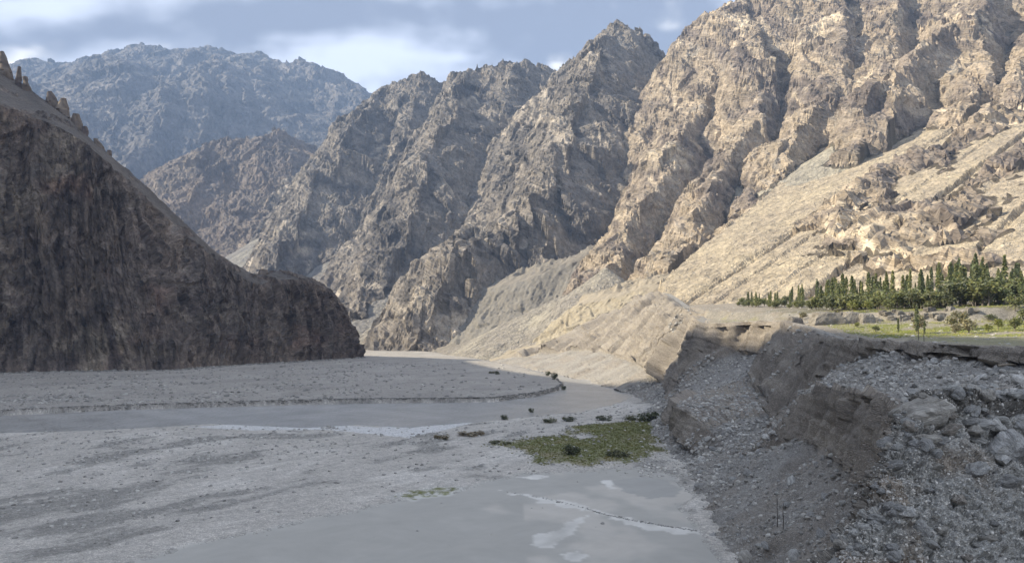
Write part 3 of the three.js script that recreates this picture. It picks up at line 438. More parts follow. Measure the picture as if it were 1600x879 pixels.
for (const [name, label, tone, sts] of [
  ['sunlit_bank', 'sunlit fluted earth bank across the river', [[0.52, 0.455, 0.34], [0.48, 0.415, 0.315]], [
    [W(70, -6, 760), W(120, 10, 800), W(150, 34, 850), W(180, 60, 880), W(225, 92, 930)],
    [W(25, -1, 780), W(78, 20, 835), W(112, 48, 880), P(1012, 452, 910), W(215, 108, 960)], [W(-18, -1, 900), W(40, 20, 915), W(85, 48, 925), P(950, 468, 935), W(180, 108, 1020)], [W(-40, -1, 990), W(22, 20, 980), W(50, 44, 965), P(893, 481, 962), W(140, 100, 1070)], [W(-55, -1, 1050), W(5, 14, 1035), W(30, 28, 1020), P(868, 508, 1015), W(100, 75, 1110)], [W(-70, -1, 1100), W(-20, 6, 1090), W(0, 14, 1085), W(25, 24, 1085), W(80, 50, 1150)]]],
  ['grey_bank', 'grey flat topped earth bank below the pyramid mountain', [[0.285, 0.265, 0.23], [0.30, 0.27, 0.225]], [
    [W(30, -1, 960), W(60, 6, 1010), W(100, 24, 1090), W(135, 62, 1160), W(200, 130, 1240)],
    [W(-30, -1, 1060), W(20, 14, 1110), W(62, 70, 1190), P(894, 412, 1235), W(180, 185, 1310)], [W(-75, -1, 1110), W(-35, 14, 1140), W(5, 66, 1205), P(830, 436, 1240), W(105, 160, 1330)], [W(-140, -1, 1215), W(-105, 14, 1230), W(-65, 60, 1255), P(760, 453, 1275), W(25, 150, 1400)], [W(-178, -1, 1310), W(-152, 12, 1310), W(-132, 50, 1315), P(690, 470, 1325), W(-50, 130, 1460)], [W(-215, -1, 1400), W(-195, 12, 1400), W(-180, 36, 1400), P(652, 490, 1400), W(-120, 90, 1510)], [W(-255, -1, 1480), W(-235, 8, 1480), W(-222, 18, 1485), W(-205, 30, 1490), W(-170, 50, 1560)]]],
]) loft({
  name, label, category: 'bank', n: 280, rows: [20, 36, 34, 24], mat: MAT.earth, near: 900, stations: sts,
  surface(r, x, y, z, S, V, seg, f) {
    const w = 4 * n2(S / 40, y / 30), flu = ridged((S + w) / 22, y / 160, 4, 3) - 0.42, fin = ridged((S + w) / 7, y / 50, 9, 3) - 0.42, k = 1 + 0.3 * fbm(S / 14, y / 50, 4, 4) + 0.18 * fbm(x / 5, y / 5, z / 5, 3), a = seg === 0 ? 0.45 : seg === 3 ? Math.max(0.12, 0.6 - f * 3) : seg === 2 ? 1 - 0.5 * f : 1;
    r.dy = (seg === 3 || (seg === 2 && f > 0.5)) ? 7 * fbm(S / 70, V / 70, 3, 3) : 0; r.d = a * (2.4 * flu + 1.4 * fin + crag(x, y, z, 40, {}) * 0.9) + 1.2 * fbm(x / 8, y / 8, z / 8, 3); const c = mix3(tone[0], tone[1], seg === 1 || seg === 2 ? 0 : 1); r.c = [c[0] * k, c[1] * k, c[2] * k]; if (seg === 3) r.d += crag(x + 50, y, z, 45, {}) * 1.2 * sstep(0.1, 0.5, f);
  },
});
{ // the terrace itself
  const x0 = 60, x1 = 560, D0 = 60, D1 = 800, st = 2, nx = Math.round((x1 - x0) / st) + 1, nz = Math.round((D1 - D0) / st) + 1, N = nx * nz, pos = new Float32Array(N * 3), col = new Float32Array(N * 3), uv = new Float32Array(N * 2), keep = new Uint8Array(N);
  for (let j = 0; j < nz; j++) for (let i = 0; i < nx; i++) {
    const k = j * nx + i, x = x0 + i * st, D = D1 - j * st, y = terraceY(x, D), edge = x - interp(rimX, D), r = sideOf(riserLine, x, D), fieldIn = sstep(-3, -12, r) * sstep(60, 20, Math.abs(-r - 22)) * sstep(8, 30, edge) * sstep(215, 250, D);
    pos.set([x, y - (edge < 3 ? 1.5 : 0), -D], k * 3); keep[k] = edge > -1 && apron(x, -D) < y + 6 ? 1 : 0; uv[k * 2] = x; uv[k * 2 + 1] = D;
    const g = sstep(-0.34, 0.12, fbm(x / 20, D / 20, 3, 4)) * Math.max(fieldIn, 0.55 * sstep(4, 16, edge) * sstep(0, -6, r)), s = 1 + 0.35 * fbm(x / 12, D / 12, 8, 4); let c = [0.33 * s, 0.29 * s, 0.235 * s];
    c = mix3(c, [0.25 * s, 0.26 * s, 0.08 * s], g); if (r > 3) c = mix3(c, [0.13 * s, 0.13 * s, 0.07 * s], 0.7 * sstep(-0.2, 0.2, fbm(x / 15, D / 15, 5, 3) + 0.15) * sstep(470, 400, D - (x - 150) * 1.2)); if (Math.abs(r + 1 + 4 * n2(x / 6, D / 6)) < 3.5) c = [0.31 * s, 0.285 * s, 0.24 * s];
    col.set(c.map(v => Math.max(0.02, v) * 1.2), k * 3);
  }
  addTop(gridMesh(nx, nz, pos, col, uv, keep, MAT.ground), 'terrace').userData = { label: 'flat terrace with fields above the bluff on the right', category: 'terrace', kind: 'structure' };
}
console.log('lofts built');

// ---------------------------------------------------------------- valley floor: gravel bars, silt flats, river
const poly = (pts) => pts.map(p => G(...p));
const riverPoly = poly([[-500, 660], [0, 649], [200, 640], [420, 633.5], [560, 630], [700, 629], [770, 628], [835, 620], [868, 612], [880, 604], [868, 593], [820, 578], [740, 562], [665, 550.5], [610, 545], [520, 541], [520, 536], [640, 543], [700, 548.5], [780, 559], [860, 574], [930, 588], [985, 600], [1000, 608], [985, 622], [955, 634], [900, 644], [820, 652], [740, 660], [640, 668], [560, 664], [470, 668], [330, 662], [150, 672], [-500, 690]]);
const wetPoly = poly([[-200, 1200], [150, 900], [260, 866], [400, 832], [520, 806], [620, 782], [700, 768], [760, 752], [830, 742], [940, 735], [1015, 733], [1055, 745], [1078, 775], [1050, 790], [1100, 840], [1130, 880], [1150, 1200]]);
const meadowPoly = poly([[768, 694], [830, 690], [880, 680], [905, 668], [960, 661], [1020, 651], [1072, 641], [1088, 648], [1062, 668], [1048, 690], [1045, 708], [1005, 723], [930, 730], [862, 727], [822, 712]]);
const mossPoly = poly([[606, 780], [640, 771], [690, 764], [722, 765], [700, 773], [650, 781]]);
const barPoly = poly([[-400, 700], [0, 690], [300, 676], [420, 690], [560, 688], [600, 700], [480, 720], [330, 735], [200, 750], [60, 790], [-400, 860]]);
const barFar = [...riverPoly.slice(0, 17), [-900, -1540], [-900, -400]];
const paleReflectionPoly = poly([[290, 668], [400, 660], [500, 661], [590, 668], [640, 660], [690, 654], [758, 652], [735, 662], [690, 674], [640, 686], [585, 680], [500, 672], [400, 674]]);
const saltPolys = [[[822, 856], [836, 838], [882, 822], [920, 807], [905, 822], [880, 842], [852, 857]], [[780, 767], [860, 779], [905, 788], [940, 800], [1005, 815], [1060, 827], [1100, 832], [1098, 837], [1040, 832], [985, 820], [930, 803], [850, 785]], [[810, 748], [840, 742], [862, 744], [830, 750]], [[932, 752], [955, 752], [962, 764], [950, 763]], [[875, 868], [905, 862], [915, 872], [885, 876]]].map(poly);
const pondPoly = poly([[955, 752], [1000, 746], [1040, 750], [1064, 765], [1055, 776], [1010, 780], [970, 768]]);
function floorInfo(x, z, o) {
  const w1 = 5 * n2(x / 30, z / 30) + 2 * n2(x / 8, z / 8) + 0.8 * n2(x / 2.5, z / 2.5), D = -z;
  o.river = polyDist(riverPoly, x + w1 * 0.35, z + w1 * (D > 500 ? 0.5 : 0.25)); o.wet = D < 330 ? polyDist(wetPoly, x + w1 * 0.5, z + w1 * 0.8) : 50; o.meadow = D < 420 ? polyDist(meadowPoly, x + w1 * 0.8, z + w1 * 2.0) + 16 * Math.exp(-(((x - 28) / 6) ** 2) - ((D - 306) / 9) ** 2) : 50;
  // water once ran along the valley and left streaks
  const p = x * 0.85 - D * 0.53, q = x * 0.53 + D * 0.85, bend = 26 * n2(q / 90, p / 110) + 9 * n2(q / 30, p / 30), stream = 0.6 * fbm((p + bend) / 30, q / 110, 2.2, 5) + 0.5 * fbm(x / 45, z / 45, 12.2, 4), fine = fbm((p + bend) / 4, q / 11, 6.6, 4); o.stream = stream; o.fine = fine; o.gravel = 0.7 * fbm((p + bend) / 15 + 8, q / 50, 31.7, 5) + 0.5 * fbm(x / 26, z / 30, 22.2, 4);
  o.far = D > 330 && polyDist(barFar, x, z) < 0 ? 1 : 0;
  // the far bar stands as a low bank above the water, the near flats slope gently into it
  let h = o.far ? 2.5 * sstep(-0.2, 1.1, o.river) + 0.2 : 0.45 * sstep(0, 18, o.river) + 0.10;
  h += (0.55 * stream + 0.22 * fine) * sstep(0, 14, o.river) * (o.wet < 0 ? 0.12 : 1);
  if (o.river < 0) h = Math.max(-0.8, o.river * 0.12);
  if (o.wet < 0) h = Math.min(h, 0.16 + 0.05 * fine); if (o.meadow < 6) h += 0.35 * sstep(6, -4, o.meadow);
  o.h = h; return o;
}
const FI = {};
function floorColour(x, z, o) {
  const s = 1 + 0.28 * o.fine + 0.25 * o.stream, D = -z; let c = [0.585 * s, 0.55 * s, 0.495 * s];
  c = mix3(c, [0.72, 0.685, 0.625], sstep(0.06, 0.24, o.stream + 0.3 * o.fine) * 0.7); c = mix3(c, [0.30 * s, 0.288 * s, 0.26 * s], sstep(0.05, 0.2, o.gravel + 0.35 * o.fine) * 0.85);
  if (o.far) { c = mix3(c, [0.37 * s, 0.345 * s, 0.31 * s], 0.75); }
  if (D < 480 && polyDist(paleReflectionPoly, x, z) + 2 * o.fine < 0) c = [0.74, 0.735, 0.72];  // pale sky reflection of shallow water, painted into the floor colour
  if (o.wet < 1.5) {
    const k = sstep(1.5, -0.8, o.wet), t = 1 + 0.16 * o.stream; let wc = mix3([0.445 * t, 0.43 * t, 0.39 * t], [0.545, 0.515, 0.46], sstep(0.0, 0.2, fbm(x / 22, z / 30, 9.1, 4) + (x > 3 ? 0.12 : -0.22)));
    if (polyDist(pondPoly, x + o.fine * 4, z) < 0) wc = [0.41, 0.40, 0.37];
    for (const sp of saltPolys) if (polyDist(sp, x + 2 * n2(x / 3, z / 3), z + 3 * n2(x / 4 + 9, z / 4)) < 0) wc = mix3(wc, [0.72, 0.70, 0.65], clamp(0.75 + o.fine));
    c = mix3(c, wc, k);
  }
  if (o.meadow < 8) { const g = sstep(1.5, -1.5, o.meadow + 16 * fbm(x / 9, z / 14, 4.7, 5)), dry = sstep(-0.15, 0.25, fbm(x / 8, z / 12, 14.7, 4) + 0.02 * o.meadow + 0.05); c = mix3(c, mix3([0.18, 0.19, 0.06], [0.33, 0.285, 0.17], dry * 0.8), g * 0.9); }
  const mo = D < 260 && x < -8 ? polyDist(mossPoly, x, z) : 9; if (mo < 3) { const e = mo + 4 * fbm(x / 3, z / 4, 2, 3); c = mix3(c, [0.66, 0.65, 0.60], sstep(2, 0, e) * 0.7); if (e < -0.6) c = mix3(c, [0.19, 0.20, 0.06], clamp(0.6 + 2 * n2(x / 1.2, z / 1.5))); }
  return c;
}
function floorPatch(x0, x1, D0, D1, sx, sz, name, label, drop, keepFn, mat = MAT.ground) {
  const nx = Math.round((x1 - x0) / sx) + 1, nz = Math.round((D1 - D0) / sz) + 1, N = nx * nz, pos = new Float32Array(N * 3), col = new Float32Array(N * 3), uv = new Float32Array(N * 2), keep = new Uint8Array(N);
  for (let j = 0; j < nz; j++) for (let i = 0; i < nx; i++) { const k = j * nx + i, x = x0 + i * sx, z = -D1 + j * sz; keep[k] = !keepFn || keepFn(x, -z) ? 1 : 0; floorInfo(x, z, FI); if (mat !== MAT.ground && FI.wet > 0.2) FI.h -= 0.3 * Math.min(1, FI.wet); if (mat === MAT.ground && FI.wet < -1) FI.h -= 0.1; pos.set([x, FI.h - drop, z], k * 3); const c = floorColour(x, z, FI); col.set(c.map(v => Math.max(0.02, v) * 1.25), k * 3); uv[k * 2] = x; uv[k * 2 + 1] = z; }
  const m = addTop(gridMesh(nx, nz, pos, col, uv, keep, mat), name); m.userData = { label, category: 'ground', kind: 'structure' }; return m;
}
const mudIn = (x, D) => D < 330 && polyDist(wetPoly, x, -D) < 1.5;
floorPatch(-400, 90, 110, 530, 1.0, 1.2, 'river_bed', 'grey silt and gravel flats of the near river bed', 0, (x, D) => x > -0.75 * D - 20 && !(D < 330 && polyDist(wetPoly, x, -D) < -3));
const mudMat = new THREE.MeshStandardMaterial({ vertexColors: true, roughness: 1.0, map: tex(512, (u, v) => 0.74 + 0.14 * tfbm(u, v, 6, 2.7, 6), true, 1 / 40), bumpMap: tex(512, (u, v) => 0.5 + 0.5 * tfbm(u, v, 14, 5.7, 5), false, 1 / 18), bumpScale: 0.05 });
floorPatch(-120, 72, 108, 300, 0.8, 1.0, 'mud_flat', 'smooth wet grey mud flat in the near foreground', -0.02, mudIn, mudMat);
floorPatch(-1000, 150, 528, 2100, 4, 6, 'gravel_bar', 'wide gravel bar below the shaded cliffs', 0.03, (x, D) => x > -0.75 * D - 20);
{ const g = new THREE.PlaneGeometry(9000, 10000, 60, 60); g.rotateX(-Math.PI / 2); g.translate(-1200, -1.2, -2600); const n = g.attributes.position.count, c = new Float32Array(n * 3); for (let i = 0; i < n; i++) c.set([0.40, 0.385, 0.36], i * 3); g.setAttribute('color', new THREE.BufferAttribute(c, 3)); const u = g.attributes.uv, p = g.attributes.position; for (let i = 0; i < n; i++) u.setXY(i, p.getX(i), p.getZ(i)); addTop(new THREE.Mesh(g, MAT.ground), 'ground').userData = { label: 'flat gravel ground of the wider valley', category: 'ground', kind: 'structure' }; }
{ // silty river water
  const g = new THREE.PlaneGeometry(900, 1160, 1, 1); g.rotateX(-Math.PI / 2); g.translate(-250, 0, -860);
  const u = g.attributes.uv, p = g.attributes.position; for (let i = 0; i < p.count; i++) u.setXY(i, p.getX(i), p.getZ(i));
  const ripple = tex(512, (a, b) => 0.5 + 0.9 * tfbm(a, b, 12, 5.5, 5), false, 1 / 30), tint = tex(512, (a, b) => { const t = 0.86 + 0.35 * tfbm(a, b, 6, 9.5, 5); return [t, t, t * 0.99]; }, true, 1 / 120);
  const m = new THREE.MeshStandardMaterial({ color: new THREE.Color().setRGB(0.37, 0.365, 0.35), map: tint, roughness: 0.26, bumpMap: ripple, bumpScale: 0.7 });
  addTop(new THREE.Mesh(g, m), 'river').userData = { label: 'silty grey river bending round the gravel bar', category: 'river', kind: 'structure' };
}
console.log('floor built');
// ---------------------------------------------------------------- stones
function stoneGeo(seed, detail, flat = 0.72, round = 0) {
  let g = new THREE.IcosahedronGeometry(1, detail); g.deleteAttribute('normal'); g.deleteAttribute('uv');
  const p = g.attributes.position, col = new Float32Array(p.count * 3), uv = new Float32Array(p.count * 2), sx = 1 + 0.35 * RND[seed * 7 % 700], sz = 0.75 + 0.3 * RND[(seed * 13 + 5) % 700];
  for (let i = 0; i < p.count; i++) {
    let x = p.getX(i), y = p.getY(i), z = p.getZ(i); const s = 1 + 0.26 * n3(x * 1.1 + seed * 3.3, y * 1.1, z * 1.1) + (1 - round) * 0.42 * facet(x * 0.9 + seed * 5.1, y * 0.9 + 3, z * 0.9) + 0.05 * n3(x * 4 + seed, y * 4, z * 4);
    const c = 1 + 0.22 * n3(x * 1.5 + seed, y * 2.5, z * 1.5) + 0.12 * n3(x * 6, y * 6 + seed, z * 6); col.set([c, c, c * 0.985], i * 3); uv[i * 2] = x * 0.7 + z; uv[i * 2 + 1] = y + z * 0.3; p.setXYZ(i, x * s * sx, y * s * flat, z * s * sz);
  }
  g.setAttribute('color', new THREE.BufferAttribute(col, 3)); g.setAttribute('uv', new THREE.BufferAttribute(uv, 2)); g.computeVertexNormals(); return g;
}
const stoneSmall = [1, 2, 3, 4, 5, 6].map(s => stoneGeo(s, 1, 0.7, 0.3)), stoneMid = [7, 8, 9, 10, 11, 12].map(s => stoneGeo(s, 2, 0.74, 0.35)), stoneBig = [13, 14, 15, 16].map(s => stoneGeo(s, 5, 0.78, 0.4));
const stoneMats = [[0.52, 0.515, 0.50], [0.64, 0.63, 0.60], [0.44, 0.435, 0.42], [0.55, 0.52, 0.47], [0.76, 0.745, 0.71], [0.46, 0.42, 0.37]].map(c => new THREE.MeshStandardMaterial({ color: new THREE.Color().setRGB(...c), vertexColors: true, roughness: 0.92, map: rep(rockMap, 0.35), bumpMap: rep(rockBump, 0.35), bumpScale: 0.12 }));
const pebbleMat = new THREE.MeshStandardMaterial({ vertexColors: true, roughness: 0.95 });
const stoneTint = (r, base) => { const k = base * (0.55 + 0.9 * r() * r() + 0.2 * r()); return [k, k * 0.962, k * 0.895]; };
function scatter(list, name, label, parent) {           // uncountable small stones
  const m = new THREE.InstancedMesh(stoneSmall[list.length % 6], pebbleMat, list.length), M = new THREE.Matrix4(), Q = new THREE.Quaternion(), E = new THREE.Euler(), c = new THREE.Color();
  list.forEach((s, i) => { E.set(s.rx || 0, s.ry, s.rz || 0); M.compose(new THREE.Vector3(s.x, s.y, s.z), Q.setFromEuler(E), new THREE.Vector3(s.s, s.s * (s.f || 1), s.s)); m.setMatrixAt(i, M); m.setColorAt(i, c.setRGB(...s.c)); });
  m.castShadow = m.receiveShadow = true; m.userData = { label, category: 'stones', kind: 'stuff' }; if (parent) { m.name = name; parent.add(m); delete m.userData.category; } else { m.name = numbered(name); scene.add(m); } return m;
}
const screen = p => [800 + F * p[0] / -p[2], HOR - (p[1] - EYE) * F / -p[2]];
function pickOn(grid, px, py) {                    // the nearest surface point of a bank in a surveyed direction
  let best = 1e9, hit = null; for (let k = 0; k < grid.nx * grid.nz; k++) { const z = grid.pos[k * 3 + 2]; if (z > -8) continue; const q = screen([grid.pos[k * 3], grid.pos[k * 3 + 1], z]), d = Math.hypot(q[0] - px, q[1] - py) + -z * 0.04; if (d < best) { best = d; hit = [grid.pos[k * 3], grid.pos[k * 3 + 1], z]; } } return hit;
}
// ---------------------------------------------------------------- foreground bank of rubble
const block = loft({
  name: 'rubble_bank', label: 'close bank of grey rubble and stones at lower right', category: 'bank', even: true, linear: false, n: 350, rows: [20, 130, 50, 24, 6], mat: MAT.block,
  stations: [
    [P(1215, 1010, 27), P(1225, 960, 28), P(1240, 930, 29), P(1250, 920, 30.5), P(1262, 930, 33), P(1270, 1000, 36)],
    [P(1280, 1010, 26.5), P(1290, 930, 28.3), P(1312, 862, 30), P(1322, 850, 31), P(1335, 862, 33.5), P(1340, 960, 36)],
    [P(1325, 1010, 26.2), P(1335, 900, 28.5), P(1350, 792, 31), P(1360, 782, 32), P(1372, 790, 34), P(1376, 900, 36.5)],
    [P(1370, 1010, 26), P(1378, 880, 28.6), P(1388, 715, 32), P(1398, 700, 33), P(1408, 712, 35.5), P(1412, 830, 38)],
    [P(1415, 1010, 26), P(1420, 880, 28.7), P(1424, 668, 32.8), P(1432, 640, 34), P(1440, 640, 37), P(1446, 760, 41)],
    [P(1470, 1010, 26), P(1470, 880, 28.8), P(1470, 650, 33.2), P(1470, 615, 34.2), P(1474, 608, 42), P(1478, 700, 46)],
    [P(1540, 1010, 26), P(1540, 880, 28.8), P(1540, 655, 33.2), P(1540, 617, 34.2), P(1545, 606, 44), P(1550, 690, 48)],
    [P(1610, 1010, 26), P(1610, 880, 28.8), P(1610, 658, 33.2), P(1610, 620, 34.2), P(1612, 606, 44), P(1616, 690, 48)],
    [P(1720, 1010, 25), P(1720, 880, 27.8), P(1720, 665, 32.2), P(1720, 628, 33.2), P(1722, 610, 44), P(1726, 690, 48)],
  ],
  surface(r, x, y, z, S, V, seg, f) {
    const k = 1 + 0.30 * fbm(x / 1.5, y / 1.5, z / 1.5, 4) + 0.25 * n3(x / 0.16, y / 0.16, z / 0.16), brown = sstep(0.05, 0.3, fbm(x / 2.5, y / 2.5, z / 2.5 + 9, 2) + (x < 15.2 ? 0.25 : -0.12));
    r.c = mix3([0.52 * k, 0.51 * k, 0.475 * k], [0.46 * k, 0.40 * k, 0.33 * k], brown);
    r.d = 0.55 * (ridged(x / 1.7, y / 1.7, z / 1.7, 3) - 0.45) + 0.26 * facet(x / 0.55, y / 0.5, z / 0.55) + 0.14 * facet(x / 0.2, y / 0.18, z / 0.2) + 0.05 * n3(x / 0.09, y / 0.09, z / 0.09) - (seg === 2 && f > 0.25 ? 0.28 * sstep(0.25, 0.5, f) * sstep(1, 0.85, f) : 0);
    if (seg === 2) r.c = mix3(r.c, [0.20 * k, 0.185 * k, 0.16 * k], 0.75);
    if (seg >= 3) { r.d = 0.05 * fbm(x / 0.8, y / 0.8, z / 0.8, 4) + 0.02 * n3(x / 0.1, y, z / 0.1); r.c = [0.40 * k, 0.355 * k, 0.295 * k]; }
    if (seg === 0) r.d *= 0.6;
  },
});
{
  const r = rng(404), g = block, tiny = [], cand = [];
  for (const [px, py, wpx, mi, label, tilt] of [[1437, 648, 74, 3, 'largest smooth boulder at the top corner', 0.25], [1582, 700, 78, 0, 'big pale boulder below the rim', 0.1], [1425, 668, 34, 5, null, 0.3], [1527, 664, 44, 1, null, -0.1], [1552, 662, 40, 1, null, 0.2], [1525, 733, 34, 0, null, 0.4], [1332, 862, 32, 1, null, 0], [1404, 866, 26, 4, null, 0.2], [1597, 655, 30, 1, null, 0], [1462, 710, 26, 0, null, 0.7], [1444, 828, 36, 0, null, 0.9], [1313, 850, 24, 3, null, 0.1]]) {
    const h = pickOn(g, px, py), m = child(g.mesh, (wpx > 60 ? stoneBig : stoneMid)[Math.floor(r() * (wpx > 60 ? 4 : 6))], stoneMats[mi], 'boulder'), s = wpx / F * -h[2] / 2.2; m.position.set(h[0] + s * 0.1, h[1], h[2] - s * 0.25); m.scale.set(s, s * 0.95, s); m.rotation.set(tilt * 0.4, r() * 6, tilt); if (label) m.userData.label = label;
  }
  for (let i = 0; i < 9000; i++) { const k = Math.floor(r() * g.nx * g.nz), sg = g.seg[k]; if (sg === 2 && r() < 0.5 || sg > 3) continue; const q = screen([g.pos[k * 3], g.pos[k * 3 + 1], g.pos[k * 3 + 2]]); if (q[0] < 1240 || q[0] > 1640 || q[1] > 900) continue; cand.push([k, q]); }
  let n = 0;
  for (const [k, q] of cand) {
    const x = g.pos[k * 3], y = g.pos[k * 3 + 1], z = g.pos[k * 3 + 2], top = q[1] < 690 + (1600 - q[0]) * 0.05, big = r();
    if (n < 285 && big > (top ? 0.6 : 0.88)) { const s = 0.09 + 0.26 * Math.pow(r(), 2.6) + (top ? 0.03 : 0), m = child(g.mesh, stoneMid[Math.floor(r() * 6)], stoneMats[[0, 0, 2, 2, 3, 1, 4, 5][Math.floor(r() * 8)]], 'stone'); m.position.set(x, y, z); m.scale.set(s * (0.8 + 0.6 * r()), s * (0.7 + 0.4 * r()), s); m.rotation.set(r() * 0.8 - 0.4, r() * 6.28, r() * 0.8 - 0.4); n++; }
    else { const s = 0.02 + 0.055 * r() * r(); tiny.push({ x, y, z, s, ry: r() * 6.28, rx: r(), rz: r(), f: 0.8, c: stoneTint(r, 0.55) }); }
  }
  scatter(tiny, 'pebbles', 'small broken stones in the rubble', g.mesh);
}
{ // stones on the slopes of the river bluff
  const r = rng(808), g = bluff, small = []; let n = 0;
  for (let i = 0; i < 120000; i++) {
    const k = Math.floor(r() * g.nx * g.nz), x = g.pos[k * 3], y = g.pos[k * 3 + 1], z = g.pos[k * 3 + 2], D = -z; if (D < 50 || D > 520 || g.ny[k] < 0.55 || g.seg[k] > 3) continue;
    const q = screen([x, y, z]); if (q[0] > 1640 || q[1] > 890) continue; const patch = fbm(x / 14, y / 14, z / 14, 3); if (patch < -0.05 && r() > 0.35) continue;
    const big = r();
    if (n < 290 && big > 0.975 && D < 330 && D > 90) { const s = 0.45 + 0.9 * Math.pow(r(), 2.5), m = child(g.mesh, stoneMid[Math.floor(r() * 6)], stoneMats[[0, 1, 2, 3, 4, 1][Math.floor(r() * 6)]], 'stone'); m.position.set(x, y + 0.1, z); m.scale.set(s * (0.8 + 0.6 * r()), s * 0.85, s); m.rotation.set(r() * 0.6, r() * 6.28, r() * 0.6); n++; }
    else if (small.length < 20000) { const s = (0.11 + 0.42 * Math.pow(r(), 3.2)) * (0.6 + D / 330); small.push({ x: x + r() - 0.5, y: y + 0.02, z: z + r() - 0.5, s, ry: r() * 6.28, rx: r(), rz: r(), f: 0.8, c: stoneTint(r, 0.42) }); }
  }
  scatter(small, 'scree_stones', 'loose grey scree stones on the bluff', g.mesh); console.log('bluff stones', n, small.length);
}
{ // stones strewn over the river bed
  const r = rng(909), near = [], far = [];
  const put = (list, x, z, s, c) => { floorInfo(x, z, FI); if (FI.river < 0.5) return; list.push({ x, y: FI.h + s * 0.15, z, s, ry: r() * 6.28, rx: r() * 0.5, rz: r() * 0.5, f: 0.75, c }); };
  for (let i = 0; i < 90000; i++) { // near flats
    const D = 118 + 320 * Math.sqrt(r()), x = -0.66 * D + r() * (0.66 * D + 66), z = -D; const q = screen([x, 0, z]); if (q[0] < -30 || q[0] > 1250 || q[1] > 900) continue;
    floorInfo(x, z, FI); let p = 0.05 + 0.8 * sstep(0.06, 0.26, FI.gravel); if (FI.wet < 0) p = 0.006; if (FI.meadow < 4) p = FI.meadow < -3 ? 0.04 : 0.35; const band = polyDist(barPoly, x, z); if (band < 0) p = Math.max(p, 0.12); if (x > 0.16 * D && D > 230 && FI.meadow > 2) p = 0.9;
    if (r() > p) continue; put(near, x, z, (0.09 + 0.46 * Math.pow(r(), 4)) * (0.7 + D / 420), stoneTint(r, x > 0.16 * D && D > 230 ? 0.5 : 0.38));
  }
  for (let i = 0; i < 14000; i++) { // under the shaded cliffs
    const D = 425 + 430 * Math.pow(r(), 1.3), x = -0.68 * D + r() * (0.68 * D + 20), z = -D; const p = 0.12 + 0.8 * sstep(-0.1, 0.3, fbm(x / 40, z / 30, 3.7, 4)) * sstep(-40, -150, x); if (r() > p) continue;
    floorInfo(x, z, FI); if (FI.river < 4) continue; put(far, x, z, 0.35 + 1.2 * Math.pow(r(), 4), stoneTint(r, 0.34));
  }
  // a line of dark stones and dry weed across the flat
  const line = [[785, 768], [850, 779], [905, 792], [940, 803], [985, 813], [1035, 822], [1100, 832]].map(p => G(...p)); for (let i = 0; i < 420; i++) { const t = Math.pow(r(), 0.6) * (line.length - 1.001), k = Math.floor(t), f = t - k; near.push({ x: lerp(line[k][0], line[k + 1][0], f) + (r() - 0.5) * 0.8, y: 0.2, z: lerp(line[k][1], line[k + 1][1], f) + (r() - 0.5) * 1.3, s: 0.06 + 0.2 * r() * r(), ry: r() * 6, f: 0.7, c: stoneTint(r, 0.22) }); }
  // dark cobbles added along the far bar's cut edge to darken its line
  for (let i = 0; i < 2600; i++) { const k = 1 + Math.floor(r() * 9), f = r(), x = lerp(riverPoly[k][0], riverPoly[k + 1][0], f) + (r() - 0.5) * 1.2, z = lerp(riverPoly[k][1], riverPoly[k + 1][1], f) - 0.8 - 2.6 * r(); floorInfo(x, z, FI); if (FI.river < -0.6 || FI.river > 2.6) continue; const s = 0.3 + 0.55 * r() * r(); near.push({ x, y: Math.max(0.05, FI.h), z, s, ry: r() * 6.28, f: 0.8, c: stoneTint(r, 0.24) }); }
  for (let i = 0; i < 1500; i++) { const k = 4 + Math.floor(r() * 9), f = r(), a = leftStations[k][1], b = leftStations[k + 1] ? leftStations[k + 1][1] : a, off = 16 * r() * r(), x = lerp(a[0], b[0], f) + off * 0.5, z = lerp(a[2], b[2], f) + off; floorInfo(x, z, FI); far.push({ x, y: FI.h + 0.1, z, s: 0.35 + 1.7 * Math.pow(r(), 4), ry: r() * 6, rx: r() * 0.6, f: 0.8, c: stoneTint(r, 0.26) }); }
  const ter = []; for (let i = 0; i < 9000; i++) { const D = 95 + 480 * r(), x = 70 + 170 * r(), e = x - interp(rimX, D); if (e < 1 || r() > 0.25 + 0.9 * Math.max(0, fbm(x / 14, D / 14, 5.5, 3)) + (e < 14 ? 0.3 : 0)) continue; ter.push({ x, y: terraceY(x, D) + 0.02, z: -D, s: 0.12 + 0.6 * Math.pow(r(), 4), ry: r() * 6, f: 0.75, c: stoneTint(r, 0.40) }); }
  scatter(ter, 'terrace_stones', 'stones strewn over the terrace on the right');
  scatter(near, 'river_stones', 'scattered stones on the grey river flats'); scatter(far, 'gravel_stones', 'scattered stones on the bar below the cliffs'); console.log('floor stones', near.length, far.length);
}
